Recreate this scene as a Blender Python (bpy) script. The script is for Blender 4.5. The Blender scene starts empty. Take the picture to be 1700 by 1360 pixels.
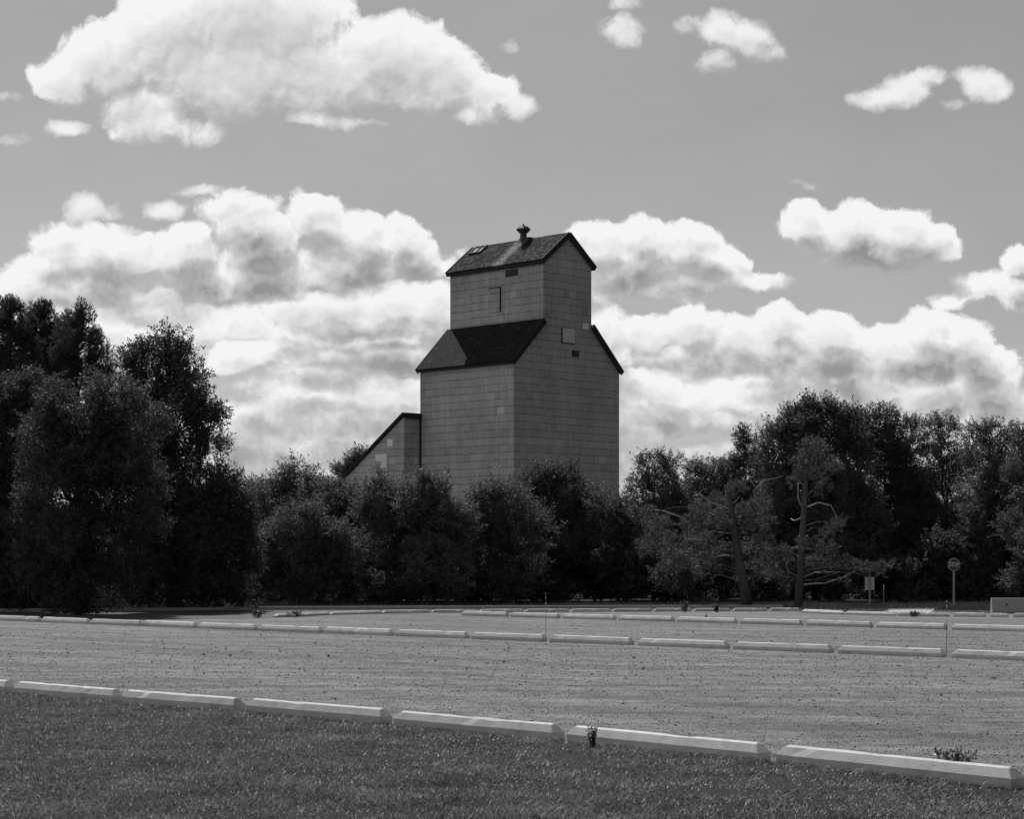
import bpy, bmesh, math, random
import numpy as np
from mathutils import Vector, Matrix, noise as mnoise

random.seed(7)
rng = np.random.default_rng(11)
scene = bpy.context.scene
col = scene.collection
R = math.radians

# ------------------------------------------------------------------ camera
FPX, CX, HY, EYE = 3375.0, 850.0, 940.0, 1.6        # focal length, centre, horizon in photo pixels; eye height
cam_data = bpy.data.cameras.new('camera')
cam = bpy.data.objects.new('camera', cam_data)
col.objects.link(cam)
cam.location = (0, 0, EYE)
cam.rotation_euler = (R(90), 0, 0)
cam_data.sensor_fit = 'HORIZONTAL'
cam_data.sensor_width = 36
cam_data.lens = 36 * FPX / 1700
cam_data.shift_y = (HY - 680) / 1700
cam_data.clip_start = 0.1
cam_data.clip_end = 8000
scene.camera = cam

# ------------------------------------------------------------------ exposure
scene.view_settings.view_transform = 'Standard'
scene.view_settings.look = 'None'
scene.view_settings.exposure = 0
scene.view_settings.gamma = 1

# ------------------------------------------------------------------ sun
SUN_EL, SUN_AZ = R(50), R(-14.5)                    # azimuth from +Y, clockwise
sun_dir = Vector((math.sin(SUN_AZ) * math.cos(SUN_EL), math.cos(SUN_AZ) * math.cos(SUN_EL), math.sin(SUN_EL)))
sl = bpy.data.lights.new('sun', 'SUN')
sl.energy = 5.0
sl.angle = R(0.5)
sl.color = (1, 1, 1)                                # black and white photograph
sun = bpy.data.objects.new('sun', sl)
col.objects.link(sun)
sun.rotation_euler = sun_dir.to_track_quat('Z', 'Y').to_euler()
sun.location = (0, 0, 60)


# ------------------------------------------------------------------ node helper
class NT:
    def __init__(s, tree):
        s.t = tree
        s.n = tree.nodes
        s.l = tree.links

    def new(s, typ, **kw):
        n = s.n.new(typ)
        for k, v in kw.items():
            setattr(n, k, v)
        return n

    def put(s, sock, v):
        if isinstance(v, bpy.types.NodeSocket):
            s.l.new(v, sock)
        else:
            sock.default_value = v

    def m(s, op, a, b=None, c=None, clamp=False):
        n = s.n.new('ShaderNodeMath')
        n.operation = op
        n.use_clamp = clamp
        s.put(n.inputs[0], a)
        if b is not None: s.put(n.inputs[1], b)
        if c is not None: s.put(n.inputs[2], c)
        return n.outputs[0]

    def v(s, op, a, b=None, c=None):
        n = s.n.new('ShaderNodeVectorMath')
        n.operation = op
        s.put(n.inputs[0], a)
        if b is not None:
            s.put(n.inputs['Scale'] if op == 'SCALE' else n.inputs[1], b)
        if c is not None: s.put(n.inputs[2], c)
        return n.outputs['Value'] if op in ('DOT_PRODUCT', 'LENGTH', 'DISTANCE') else n.outputs[0]

    def noise(s, vec, scale, detail=4, rough=0.5, color=False, dist=0.0):
        n = s.n.new('ShaderNodeTexNoise')
        n.noise_dimensions = '3D'
        s.put(n.inputs['Vector'], vec)
        n.inputs['Scale'].default_value = scale
        n.inputs['Detail'].default_value = detail
        n.inputs['Roughness'].default_value = rough
        n.inputs['Distortion'].default_value = dist
        return n.outputs['Color' if color else 0]

    def rng(s, x, a, b, c, d, smooth=False):
        n = s.n.new('ShaderNodeMapRange')
        n.interpolation_type = 'SMOOTHSTEP' if smooth else 'LINEAR'
        n.clamp = True
        s.put(n.inputs[0], x)
        for i, q in enumerate((a, b, c, d)): s.put(n.inputs[1 + i], q)
        return n.outputs[0]

    def mix(s, f, a, b):                            # scalar mix
        n = s.n.new('ShaderNodeMix')
        n.data_type = 'FLOAT'
        s.put(n.inputs[0], f); s.put(n.inputs[2], a); s.put(n.inputs[3], b)
        return n.outputs[0]


# ------------------------------------------------------------------ world: sky and clouds
# cloud lumps of three layers, far to near: azimuth and height on the sky as (x, y, half width, half height, weight)
# in thousandths of the sky grid
FAR_LUMPS = [
    (300, 575, 170, 60, .95), (180, 520, 150, 50, .9), (370, 545, 110, 44, .9), (60, 560, 140, 50, .9), (560, 560, 160, 40, .9), (1000, 600, 60, 70, .8), (1300, 650, 200, 50, .8), (1560, 640, 150, 50, .8),
    (330, 775, 260, 44, 1.0), (600, 800, 260, 48, 1.0), (60, 770, 240, 60, .9), (470, 735, 170, 40, .95), (650, 740, 140, 50, 1.0), (560, 700, 120, 44, .95),
    (390, 690, 120, 42, .95), (450, 650, 110, 34, .9), (620, 650, 120, 40, .95), (520, 620, 90, 24, .75), (60, 650, 150, 50, .9), (200, 680, 180, 50, .9), (300, 720, 140, 40, .8),
    (780, 700, 160, 90, .8), (900, 700, 260, 100, .9), (1085, 640, 75, 34, .9), (1150, 665, 70, 36, 1.0), (1110, 700, 110, 34, .9), (1080, 770, 160, 40, .9),
    (1215, 705, 60, 26, .9), (1260, 720, 80, 24, .8), (1350, 760, 420, 45, .8), (1400, 700, 180, 30, .8), (1650, 740, 160, 40, .85),
]
MID_LUMPS = [
    (480, 515, 60, 32, .9), (560, 505, 80, 40, 1.0), (650, 505, 85, 44, 1.05), (720, 500, 60, 46, 1.0), (600, 545, 150, 36, 1.0), (770, 560, 90, 60, .9),
    (400, 590, 75, 28, .9), (470, 578, 60, 26, .85), (540, 590, 110, 28, .95), (650, 600, 100, 34, .95), (360, 610, 70, 18, .7), (150, 560, 170, 50, .9), (40, 600, 120, 40, .8),
    (1000, 560, 60, 60, .8), (1070, 552, 70, 34, .85), (1160, 540, 62, 40, 1.0), (1225, 556, 75, 44, 1.0), (1290, 532, 52, 38, 1.0), (1370, 552, 75, 42, 1.0), (1450, 572, 70, 36, .95),
    (1545, 548, 62, 44, 1.05), (1600, 575, 62, 55, 1.05), (1640, 620, 62, 58, 1.0), (1540, 605, 130, 46, 1.1), (1330, 600, 150, 42, 1.0), (1160, 600, 110, 40, .95),
    (1285, 645, 75, 30, .85), (1400, 645, 130, 36, .85), (1620, 670, 130, 44, .9),
]
TOP_LUMPS = [
    (100, 130, 62, 52, .9), (185, 95, 95, 80, 1.1), (235, 190, 80, 60, 1.0), (290, 50, 120, 90, 1.2),
    (420, 30, 190, 100, 1.3), (400, 120, 170, 85, 1.25), (540, 120, 130, 82, 1.2), (650, 85, 110, 75, 1.15), (720, 120, 90, 72, 1.1), (700, 158, 85, 40, .8),
    (790, 155, 70, 40, .7), 
]
WISP_LUMPS = [
    (1030, 50, 46, 34, .75), (1040, 5, 34, 16, .5), (1150, 40, 40, 24, .6), (1190, 45, 60, 38, .8), (1240, 60, 60, 44, .9), (1195, 100, 40, 28, .6), (1275, 85, 36, 26, .7),
    (1460, 168, 50, 26, .85), (1505, 148, 56, 36, 1.05), (1545, 126, 36, 24, .8), (1635, 135, 46, 36, 1.0), (1600, 120, 34, 14, .6), (1590, 165, 40, 14, .4),
    (22, 230, 42, 16, .45), (5, 162, 42, 12, .4), (110, 214, 50, 18, .8), (840, 80, 20, 14, .35), (150, 350, 60, 30, .9), (268, 352, 44, 24, .8),
    (860, 180, 50, 26, .9), (790, 190, 60, 20, .6), (320, 215, 70, 26, .7), (550, 205, 90, 16, .5), (1280, 470, 50, 18, .7),
    (770, 420, 26, 18, .6), (1330, 310, 40, 12, .3), (340, 320, 60, 16, .6),
]
NEAR_LUMPS = [
    (95, 400, 62, 42, .85), (70, 450, 70, 50, .9), (180, 425, 95, 58, 1.0),
    (15, 475, 60, 42, .8), (300, 425, 95, 58, .95), (400, 350, 80, 42, .8), (430, 400, 85, 65, 1.1), (525, 362, 58, 52, 1.0),
    (590, 400, 70, 62, 1.05), (660, 400, 55, 56, 1.0), (695, 430, 44, 44, .9), (560, 450, 130, 50, 1.1), (400, 470, 150, 50, 1.1), (150, 490, 130, 40, 1.0),
    (260, 520, 130, 36, .9), (730, 440, 40, 26, .6), 
    (1000, 400, 62, 36, .9), (1085, 400, 78, 44, 1.0), (1150, 405, 68, 46, 1.0), (1195, 440, 62, 42, .95), (1040, 450, 90, 46, 1.0), (1240, 468, 75, 22, .7),
    (1100, 478, 110, 28, .8), (960, 470, 60, 70, .9),
    (1345, 368, 55, 42, 1.0), (1420, 378, 85, 50, 1.1), (1490, 378, 70, 46, 1.05), (1550, 402, 58, 40, 1.0), (1450, 420, 125, 40, .95), (1400, 405, 80, 40, .9),
    (1640, 475, 70, 32, .8), (1690, 430, 40, 30, .85), (1590, 500, 60, 20, .55), (1700, 490, 60, 36, .85),
]


def group(name, ins, outs):
    g = bpy.data.node_groups.new(name, 'ShaderNodeTree')
    for nm, ty in ins: g.interface.new_socket(nm, in_out='INPUT', socket_type=ty)
    for nm, ty in outs: g.interface.new_socket(nm, in_out='OUTPUT', socket_type=ty)
    n = NT(g)
    return g, n, n.new('NodeGroupInput'), n.new('NodeGroupOutput')


def warp_group():                                   # ragged edges: the sky grid bent by noise, and a fine billow noise
    g, n, gi, go = group('cloud_warp', [('P', 'NodeSocketVector')], [('Q', 'NodeSocketVector'), ('F', 'NodeSocketFloat')])
    p = gi.outputs[0]
    w1 = n.v('SUBTRACT', n.noise(p, 9.0, 2, .5, True), (.5, .5, .5))
    w2 = n.v('SUBTRACT', n.noise(p, 30.0, 3, .6, True), (.5, .5, .5))
    q = n.v('MULTIPLY_ADD', w1, (.055, .042, 0), p)
    q = n.v('MULTIPLY_ADD', w2, (.026, .022, 0), q)
    n.l.new(q, go.inputs[0])
    f = n.noise(q, 17.0, 7, .62)
    g1 = n.m('ABSOLUTE', n.m('MULTIPLY_ADD', n.noise(q, 11.0, 2, .5), 2.0, -1.0))      # rounded lumps parted by creases
    g2 = n.m('ABSOLUTE', n.m('MULTIPLY_ADD', n.noise(q, 27.0, 3, .6), 2.0, -1.0))
    s_ = n.m('MULTIPLY', n.m('SUBTRACT', f, .5), .95)
    s_ = n.m('MULTIPLY_ADD', n.m('SUBTRACT', g1, .18), .72, s_)
    s_ = n.m('MULTIPLY_ADD', n.m('SUBTRACT', g2, .18), .42, s_)
    n.l.new(s_, go.inputs[1])
    return g


def lump_group(name, lumps):
    g, n, gi, go = group(name, [('Q', 'NodeSocketVector'), ('F', 'NodeSocketFloat')], [('D', 'NodeSocketFloat')])
    q = gi.outputs[0]
    acc = None
    for x, y, a, b, s in lumps:
        d = n.v('SUBTRACT', q, (x / 1000, y / 1000, 0))
        d = n.v('MULTIPLY', d, (1000 / a, 1000 / b, 0))
        e = n.m('MULTIPLY_ADD', n.v('DOT_PRODUCT', d, d), -s, s)
        acc = e if acc is None else n.m('SMOOTH_MAX', acc, e, .3)
    acc = n.m('ADD', n.m('MAXIMUM', acc, -1.5), gi.outputs[1])
    n.l.new(acc, go.inputs[0])
    return g


world = bpy.data.worlds.new('World')
scene.world = world
world.use_nodes = True
w = NT(world.node_tree)
w.n.clear()
out = w.new('ShaderNodeOutputWorld')
bg = w.new('ShaderNodeBackground')
SKY, CLOUD = 0.1, 9.3
bg.inputs['Strength'].default_value = SKY
sky = w.new('ShaderNodeTexSky', sky_type='NISHITA')
sky.sun_disc = False
sky.sun_elevation = SUN_EL
sky.sun_rotation = SUN_AZ
sky.altitude = 200
sky.air_density = 1.0
sky.dust_density = 1.2
sky.ozone_density = 1.0
rgb = w.new('ShaderNodeSeparateColor')
w.l.new(sky.outputs[0], rgb.inputs[0])
# (the tone curve of the film flattens the sky's own gradient)
# black and white film behind an orange filter: mostly red, some green
bw = w.m('ADD', w.m('MULTIPLY', rgb.outputs[0], .60), w.m('MULTIPLY', rgb.outputs[1], .40))
bw = w.m('MULTIPLY', w.m('POWER', bw, .78), 1.0)
tc = w.new('ShaderNodeTexCoord')
away = w.v('DOT_PRODUCT', tc.outputs['Generated'], tuple(sun_dir))
bw = w.m('MULTIPLY', bw, w.rng(away, -.35, .60, .32, 1.0, True))       # deepest on the side away from the sun
sx = w.new('ShaderNodeSeparateXYZ')
w.l.new(tc.outputs['Generated'], sx.inputs[0])
ay = w.m('MAXIMUM', sx.outputs[1], .08)
u = w.m('MULTIPLY_ADD', w.m('DIVIDE', sx.outputs[0], ay), FPX / 1000, CX / 1000)
vv = w.m('MULTIPLY_ADD', w.m('DIVIDE', sx.outputs[2], ay), -FPX / 1000, HY / 1000)
cp = w.new('ShaderNodeCombineXYZ')
w.l.new(u, cp.inputs[0]); w.l.new(vv, cp.inputs[1])
P = cp.outputs[0]
wg = warp_group()
samples = []
for off in ((0, 0, 0), (-.006, -.017, 0), (-.016, -.060, 0)):      # here, a little and far towards the sun
    n_ = w.new('ShaderNodeGroup', node_tree=wg)
    w.put(n_.inputs[0], w.v('ADD', P, off))
    samples.append(n_)
soft = w.m('SUBTRACT', w.noise(w.v('MULTIPLY', P, (1, 1.7, 1)), 6.0, 5, .55), .5)
front = w.rng(sx.outputs[1], .08, .3, 0, 1, True)
thin = w.noise(w.v('MULTIPLY', P, (1, 2.2, 1)), 1.6, 5, .6)             # thin high haze, uneven
fin = w.m('MULTIPLY', bw, w.rng(thin, .3, .7, .95, 1.06))
for nm, lumps, dark, deep, solid in (('far_clouds', FAR_LUMPS, .38, 1.25, 1), ('middle_clouds', MID_LUMPS, .33, 1.15, 1), ('near_clouds', NEAR_LUMPS, .31, 1.1, 1), ('high_clouds', TOP_LUMPS, .46, .42, 1), ('wisps', WISP_LUMPS, .45, .4, 0)):
    lg = lump_group(nm, lumps)
    D = []
    for smp in samples:
        n_ = w.new('ShaderNodeGroup', node_tree=lg)
        w.l.new(smp.outputs[0], n_.inputs[0]); w.l.new(smp.outputs[1], n_.inputs[1])
        D.append(n_.outputs[0])
    t1 = w.rng(D[1], .10, 1.25, 0, 1)
    t2 = w.rng(D[2], .0, 1.05, 0, 1)
    alpha = w.m('DIVIDE', D[0], w.mix(t2, .36, 1.05) if solid else .80, clamp=True)
    alpha = w.m('MULTIPLY', w.m('MULTIPLY', alpha, alpha), w.m('MULTIPLY_ADD', alpha, -2.0, 3.0))
    alpha = w.m('MULTIPLY', alpha, front if solid else w.m('MULTIPLY', front, .92))
    shade = w.m('MULTIPLY_ADD', t1, -.34, 1.10)
    shade = w.m('MULTIPLY_ADD', t2, -.72 * deep, shade)
    shade = w.m('MULTIPLY_ADD', w.m('SUBTRACT', D[0], D[1]), .30, shade)
    shade = w.m('MULTIPLY_ADD', soft, .55, shade)
    shade = w.rng(shade, .12, 1.05, dark, .98)
    fin = w.mix(alpha, fin, w.m('MULTIPLY', shade, CLOUD))
# unseen clouds added beside and behind, thicker left to brighten the elevator's left wall
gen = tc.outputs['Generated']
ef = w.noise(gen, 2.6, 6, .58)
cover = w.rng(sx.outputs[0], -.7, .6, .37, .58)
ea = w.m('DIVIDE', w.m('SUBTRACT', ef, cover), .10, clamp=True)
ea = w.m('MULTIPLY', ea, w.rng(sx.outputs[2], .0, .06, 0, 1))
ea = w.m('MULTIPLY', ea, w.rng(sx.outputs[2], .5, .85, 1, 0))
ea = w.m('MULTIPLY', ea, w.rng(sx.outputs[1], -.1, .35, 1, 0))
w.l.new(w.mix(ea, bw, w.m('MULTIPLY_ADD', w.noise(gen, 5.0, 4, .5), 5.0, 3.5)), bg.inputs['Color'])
bg2 = w.new('ShaderNodeBackground')
bg2.inputs['Strength'].default_value = SKY
w.l.new(fin, bg2.inputs['Color'])
# the clouds stand low in the sky ahead; elsewhere stand only the added side clouds
has = w.m('MULTIPLY', w.m('GREATER_THAN', sx.outputs[1], .25), w.m('GREATER_THAN', sx.outputs[2], -.01))
has = w.m('MULTIPLY', has, w.m('LESS_THAN', vv, 2.0))
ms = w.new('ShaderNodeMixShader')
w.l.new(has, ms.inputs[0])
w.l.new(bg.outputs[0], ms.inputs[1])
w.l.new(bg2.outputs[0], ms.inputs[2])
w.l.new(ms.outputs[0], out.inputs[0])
world.cycles.sampling_method = 'MANUAL'
world.cycles.sample_map_resolution = 1024


# ------------------------------------------------------------------ placing and tagging
def at(px, py, Y):                                  # the point at depth Y seen at a place of the photograph
    return Vector(((px - CX) / FPX * Y, Y, EYE - (py - HY) / FPX * Y))


def gp(px, py):                                     # the ground point seen there
    Y = FPX * EYE / (py - HY)
    return Vector(((px - CX) / FPX * Y, Y, 0))


def tag(o, label=None, cat=None, group=None, kind=None):
    if label: o['label'] = label
    if cat: o['category'] = cat
    if group: o['group'] = group
    if kind: o['kind'] = kind
    return o


def empty(name, loc, rz=0.0):
    o = bpy.data.objects.new(name, None)
    o.empty_display_size = .3
    col.objects.link(o)
    o.location = loc
    o.rotation_euler = (0, 0, rz)
    return o


def mesh_obj(name, verts, faces, mat, parent=None, smooth=False, bevel=0.0):
    me = bpy.data.meshes.new(name)
    me.from_pydata([tuple(v) for v in verts], [], faces)
    if bevel:
        bm = bmesh.new(); bm.from_mesh(me)
        bmesh.ops.bevel(bm, geom=list(bm.edges), offset=bevel, segments=1, affect='EDGES', clamp_overlap=True)
        bm.to_mesh(me); bm.free()
    me.update()
    if smooth: me.polygons.foreach_set('use_smooth', [True] * len(me.polygons))
    o = bpy.data.objects.new(name, me)
    col.objects.link(o)
    if mat: me.materials.append(mat)
    if parent: o.parent = parent
    return o


def np_obj(name, V, F, mat, parent=None, smooth=False):   # fast mesh from arrays, all faces the same size
    V = np.asarray(V, np.float32); F = np.asarray(F, np.int32)
    k = F.shape[1]
    me = bpy.data.meshes.new(name)
    me.vertices.add(len(V)); me.vertices.foreach_set('co', V.ravel())
    me.loops.add(F.size); me.loops.foreach_set('vertex_index', F.ravel())
    me.polygons.add(len(F)); me.polygons.foreach_set('loop_start', np.arange(0, F.size, k, dtype=np.int32))
    try:
        me.polygons.foreach_set('loop_total', np.full(len(F), k, np.int32))
    except Exception:
        pass
    if smooth: me.polygons.foreach_set('use_smooth', np.ones(len(F), bool))
    me.update(calc_edges=True)
    me.materials.append(mat)
    o = bpy.data.objects.new(name, me)
    col.objects.link(o)
    if parent: o.parent = parent
    return o


class MB:                                           # collects simple shapes into one mesh
    def __init__(s): s.v, s.f = [], []

    def add(s, v, f):
        k = len(s.v); s.v += [tuple(p) for p in v]; s.f += [tuple(i + k for i in q) for q in f]

    def box(s, x0, x1, y0, y1, z0, z1):
        s.add([(x0, y0, z0), (x1, y0, z0), (x1, y1, z0), (x0, y1, z0), (x0, y0, z1), (x1, y0, z1), (x1, y1, z1), (x0, y1, z1)],
              [(0, 3, 2, 1), (4, 5, 6, 7), (0, 1, 5, 4), (1, 2, 6, 5), (2, 3, 7, 6), (3, 0, 4, 7)])

    def prism(s, poly, off):                        # poly: 3D points in order, off: extrusion vector
        n = len(poly); off = Vector(off)
        a = [Vector(p) for p in poly]
        s.add(a + [p + off for p in a],
              [tuple(range(n))[::-1], tuple(range(n, 2 * n))] + [(i, (i + 1) % n, n + (i + 1) % n, n + i) for i in range(n)])

    def lathe(s, prof, n=16, c=(0, 0)):
        k = []
        for r, z in prof:
            k += [(c[0] + r * math.cos(2 * math.pi * i / n), c[1] + r * math.sin(2 * math.pi * i / n), z) for i in range(n)]
        m = len(prof)
        fs = [(j * n + i, j * n + (i + 1) % n, (j + 1) * n + (i + 1) % n, (j + 1) * n + i) for j in range(m - 1) for i in range(n)]
        fs += [tuple(range(n))[::-1], tuple(range((m - 1) * n, m * n))]
        s.add(k, fs)

    def tube(s, pts, rads, n=7):
        pts = [Vector(p) for p in pts]
        ring = []
        up = Vector((0.31, 0.17, 0.93))
        for i, p in enumerate(pts):
            d = (pts[min(i + 1, len(pts) - 1)] - pts[max(i - 1, 0)]).normalized()
            a = d.cross(up)
            if a.length < .05: a = d.cross(Vector((1, 0, 0)))
            a.normalize(); b = d.cross(a)
            ring += [p + (a * math.cos(2 * math.pi * j / n) + b * math.sin(2 * math.pi * j / n)) * rads[i] for j in range(n)]
        m = len(pts)
        fs = [(i * n + j, i * n + (j + 1) % n, (i + 1) * n + (j + 1) % n, (i + 1) * n + j) for i in range(m - 1) for j in range(n)]
        fs += [tuple(range(n))[::-1], tuple(range((m - 1) * n, m * n))]
        s.add(ring, fs)

    def build(s, name, mat, parent=None, smooth=False, bevel=0.0):
        return mesh_obj(name, s.v, s.f, mat, parent, smooth, bevel)


# ------------------------------------------------------------------ materials (all grey: the photograph is black and white)
def new_mat(name):
    m = bpy.data.materials.new(name)
    m.use_nodes = True
    n = NT(m.node_tree)
    b = m.node_tree.nodes['Principled BSDF']
    return m, n, b


def g3(n, v):
    c = n.new('ShaderNodeCombineColor')
    for i in range(3): n.put(c.inputs[i], v)
    return c.outputs[0]


def plain(name, base, var=.25, scale=6.0, rough=.8, spec=.3, bump=.0, bscale=40.0, metal=0.0, coord='Object'):
    m, n, b = new_mat(name)
    tc = n.new('ShaderNodeTexCoord').outputs[coord]
    a = n.noise(tc, scale, 6, .6)
    v = n.rng(a, .25, .75, base * (1 - var), base * (1 + var))
    n.put(b.inputs['Base Color'], g3(n, v))
    b.inputs['Roughness'].default_value = rough
    b.inputs['Metallic'].default_value = metal
    b.inputs['Specular IOR Level'].default_value = spec
    if bump:
        bp = n.new('ShaderNodeBump')
        bp.inputs['Strength'].default_value = bump
        bp.inputs['Distance'].default_value = .02
        n.put(bp.inputs['Height'], n.noise(tc, bscale, 5, .6))
        n.l.new(bp.outputs[0], b.inputs['Normal'])
    return m


def leaf_mat(name, base, trans, rough=.45, spec=.35, var=.35):
    m, n, b = new_mat(name)
    geo = n.new('ShaderNodeNewGeometry')
    pos = geo.outputs['Position']
    a = n.noise(pos, 1.3, 3, .6)
    rnd = geo.outputs['Random Per Island']
    f = n.m('MULTIPLY', n.rng(a, .3, .7, 1 - var * .5, 1 + var * .5), n.rng(rnd, 0, 1, 1 - var, 1 + var))
    n.put(b.inputs['Base Color'], g3(n, n.m('MULTIPLY', f, base)))
    b.inputs['Roughness'].default_value = rough
    b.inputs['Specular IOR Level'].default_value = spec
    t = n.new('ShaderNodeBsdfTranslucent')
    n.put(t.inputs[0], g3(n, n.m('MULTIPLY', f, trans)))
    ad = n.new('ShaderNodeAddShader')
    n.l.new(b.outputs[0], ad.inputs[0]); n.l.new(t.outputs[0], ad.inputs[1])
    n.l.new(ad.outputs[0], m.node_tree.nodes['Material Output'].inputs[0])
    return m


def siding_mat(name, base, worn=.0):                # shingle siding: courses .51 m high, panels .6 m wide with fine upright grooves
    m, n, b = new_mat(name)
    tc = n.new('ShaderNodeTexCoord').outputs['Object']
    s = n.new('ShaderNodeSeparateXYZ'); n.l.new(tc, s.inputs[0])
    wob = n.noise(tc, .35, 2, .5)
    u = n.m('ADD', s.outputs[0], s.outputs[1])
    z = n.m('MULTIPLY_ADD', n.m('SUBTRACT', wob, .5), .10, s.outputs[2])
    row = n.m('DIVIDE', z, .51)
    ri = n.m('FLOOR', row)
    rf = n.m('FRACT', row)
    half = n.m('MULTIPLY', n.m('FRACT', n.m('MULTIPLY', ri, .5)), .25)
    colm = n.m('ADD', n.m('DIVIDE', u, .61), half)
    ci = n.m('FLOOR', colm)
    cf = n.m('FRACT', colm)
    k = n.new('ShaderNodeCombineXYZ'); n.l.new(ri, k.inputs[0]); n.l.new(ci, k.inputs[1])
    wn = n.new('ShaderNodeTexWhiteNoise', noise_dimensions='2D'); n.l.new(k.outputs[0], wn.inputs['Vector'])
    rw = n.new('ShaderNodeTexWhiteNoise', noise_dimensions='1D'); n.l.new(ri, rw.inputs['W'])
    pan = n.rng(wn.outputs[0], 0, 1, .955, 1.045)
    odd = n.m('MULTIPLY_ADD', n.m('SUBTRACT', n.m('GREATER_THAN', wn.outputs[0], .985), n.m('LESS_THAN', wn.outputs[0], .012)), -.20, 1.0)
    rowv = n.rng(rw.outputs[0], 0, 1, .93, 1.06)
    groove = n.m('FRACT', n.m('DIVIDE', u, .095))
    gv = n.m('MULTIPLY_ADD', n.m('PINGPONG', groove, .5), .60, .85)
    # streaks running down and broad weathering
    st = n.noise(n.v('MULTIPLY', tc, (4.0, 4.0, .35)), 1.0, 5, .65)
    br = n.noise(tc, .25, 4, .6)
    fine = n.noise(tc, 14.0, 4, .7)
    v = n.m('MULTIPLY', pan, odd)
    v = n.m('MULTIPLY', v, rowv)
    v = n.m('MULTIPLY', v, gv)
    v = n.m('MULTIPLY', v, n.rng(st, .3, .7, .82, 1.14))
    v = n.m('MULTIPLY', v, n.rng(br, .3, .7, .78, 1.18))
    v = n.m('MULTIPLY', v, n.rng(fine, .3, .7, .80, 1.20))
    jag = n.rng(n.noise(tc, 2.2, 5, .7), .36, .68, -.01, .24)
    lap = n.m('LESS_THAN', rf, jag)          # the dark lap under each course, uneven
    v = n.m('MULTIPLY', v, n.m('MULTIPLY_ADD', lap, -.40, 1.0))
    jt = n.m('MULTIPLY', n.m('LESS_THAN', cf, .05), n.m('GREATER_THAN', wn.outputs[0], .35))
    v = n.m('MULTIPLY', v, n.m('MULTIPLY_ADD', jt, -.05, 1.0))
    n.put(b.inputs['Base Color'], g3(n, n.m('MULTIPLY', v, base)))
    b.inputs['Roughness'].default_value = .85
    b.inputs['Specular IOR Level'].default_value = .2
    bp = n.new('ShaderNodeBump')
    bp.inputs['Strength'].default_value = .6
    bp.inputs['Distance'].default_value = .03
    h = n.m('ADD', n.m('MULTIPLY', n.m('PINGPONG', groove, .5), .4), n.m('MULTIPLY', rf, -1.0))
    n.put(bp.inputs['Height'], h)
    n.l.new(bp.outputs[0], b.inputs['Normal'])
    return m


def shingle_mat(name, base, streak=None, worn=.08):           # asphalt or cedar roof shingles, curled and worn
    m, n, b = new_mat(name)
    tc = n.new('ShaderNodeTexCoord').outputs['Object']
    s = n.new('ShaderNodeSeparateXYZ'); n.l.new(tc, s.inputs[0])
    row = n.m('DIVIDE', s.outputs[2], .13)
    ri = n.m('FLOOR', row); rf = n.m('FRACT', row)
    rw = n.new('ShaderNodeTexWhiteNoise', noise_dimensions='1D'); n.l.new(ri, rw.inputs['W'])
    cu = n.m('ADD', n.m('DIVIDE', n.m('ADD', s.outputs[1], n.m('MULTIPLY', s.outputs[0], .02)), .22), n.m('MULTIPLY', rw.outputs[0], 7.0))
    ci = n.m('FLOOR', cu)
    k = n.new('ShaderNodeCombineXYZ'); n.l.new(ri, k.inputs[0]); n.l.new(ci, k.inputs[1])
    wn = n.new('ShaderNodeTexWhiteNoise', noise_dimensions='2D'); n.l.new(k.outputs[0], wn.inputs['Vector'])
    r = wn.outputs[0]
    br = n.noise(tc, .7, 4, .6)
    v = n.rng(r, 0, 1, .75, 1.2)
    v = n.m('MULTIPLY', v, n.rng(br, .3, .7, .75, 1.25))
    v = n.m('MULTIPLY', v, base)
    pale = n.m('MULTIPLY', n.m('GREATER_THAN', r, 1 - worn), n.rng(n.noise(tc, 9.0, 3, .6), .42, .58, 0, 1))
    v = n.m('ADD', v, n.m('MULTIPLY', pale, .07))
    if streak:                                      # bare weathered band running down the slope below the vent
        d = n.m('ABSOLUTE', n.m('SUBTRACT', n.m('ADD', s.outputs[1], n.m('MULTIPLY', n.m('SUBTRACT', n.noise(tc, 2.0, 4, .6), .5), 1.2)), streak))
        band = n.m('MULTIPLY', n.rng(d, .15, .75, 1, 0), n.rng(n.noise(n.v('MULTIPLY', tc, (3, 6, 3)), 1.5, 5, .7), .38, .58, 0, 1))
        v = n.mix(band, v, .26)
    n.put(b.inputs['Base Color'], g3(n, v))
    b.inputs['Roughness'].default_value = .95
    b.inputs['Specular IOR Level'].default_value = .04
    bp = n.new('ShaderNodeBump')
    bp.inputs['Strength'].default_value = 1.0
    bp.inputs['Distance'].default_value = .05
    n.put(bp.inputs['Height'], n.m('ADD', n.m('MULTIPLY', rf, -.7), n.m('ADD', n.m('MULTIPLY', r, 1.0), n.m('MULTIPLY', n.noise(tc, 6, 4, .6), 1.2))))
    n.l.new(bp.outputs[0], b.inputs['Normal'])
    return m


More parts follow.
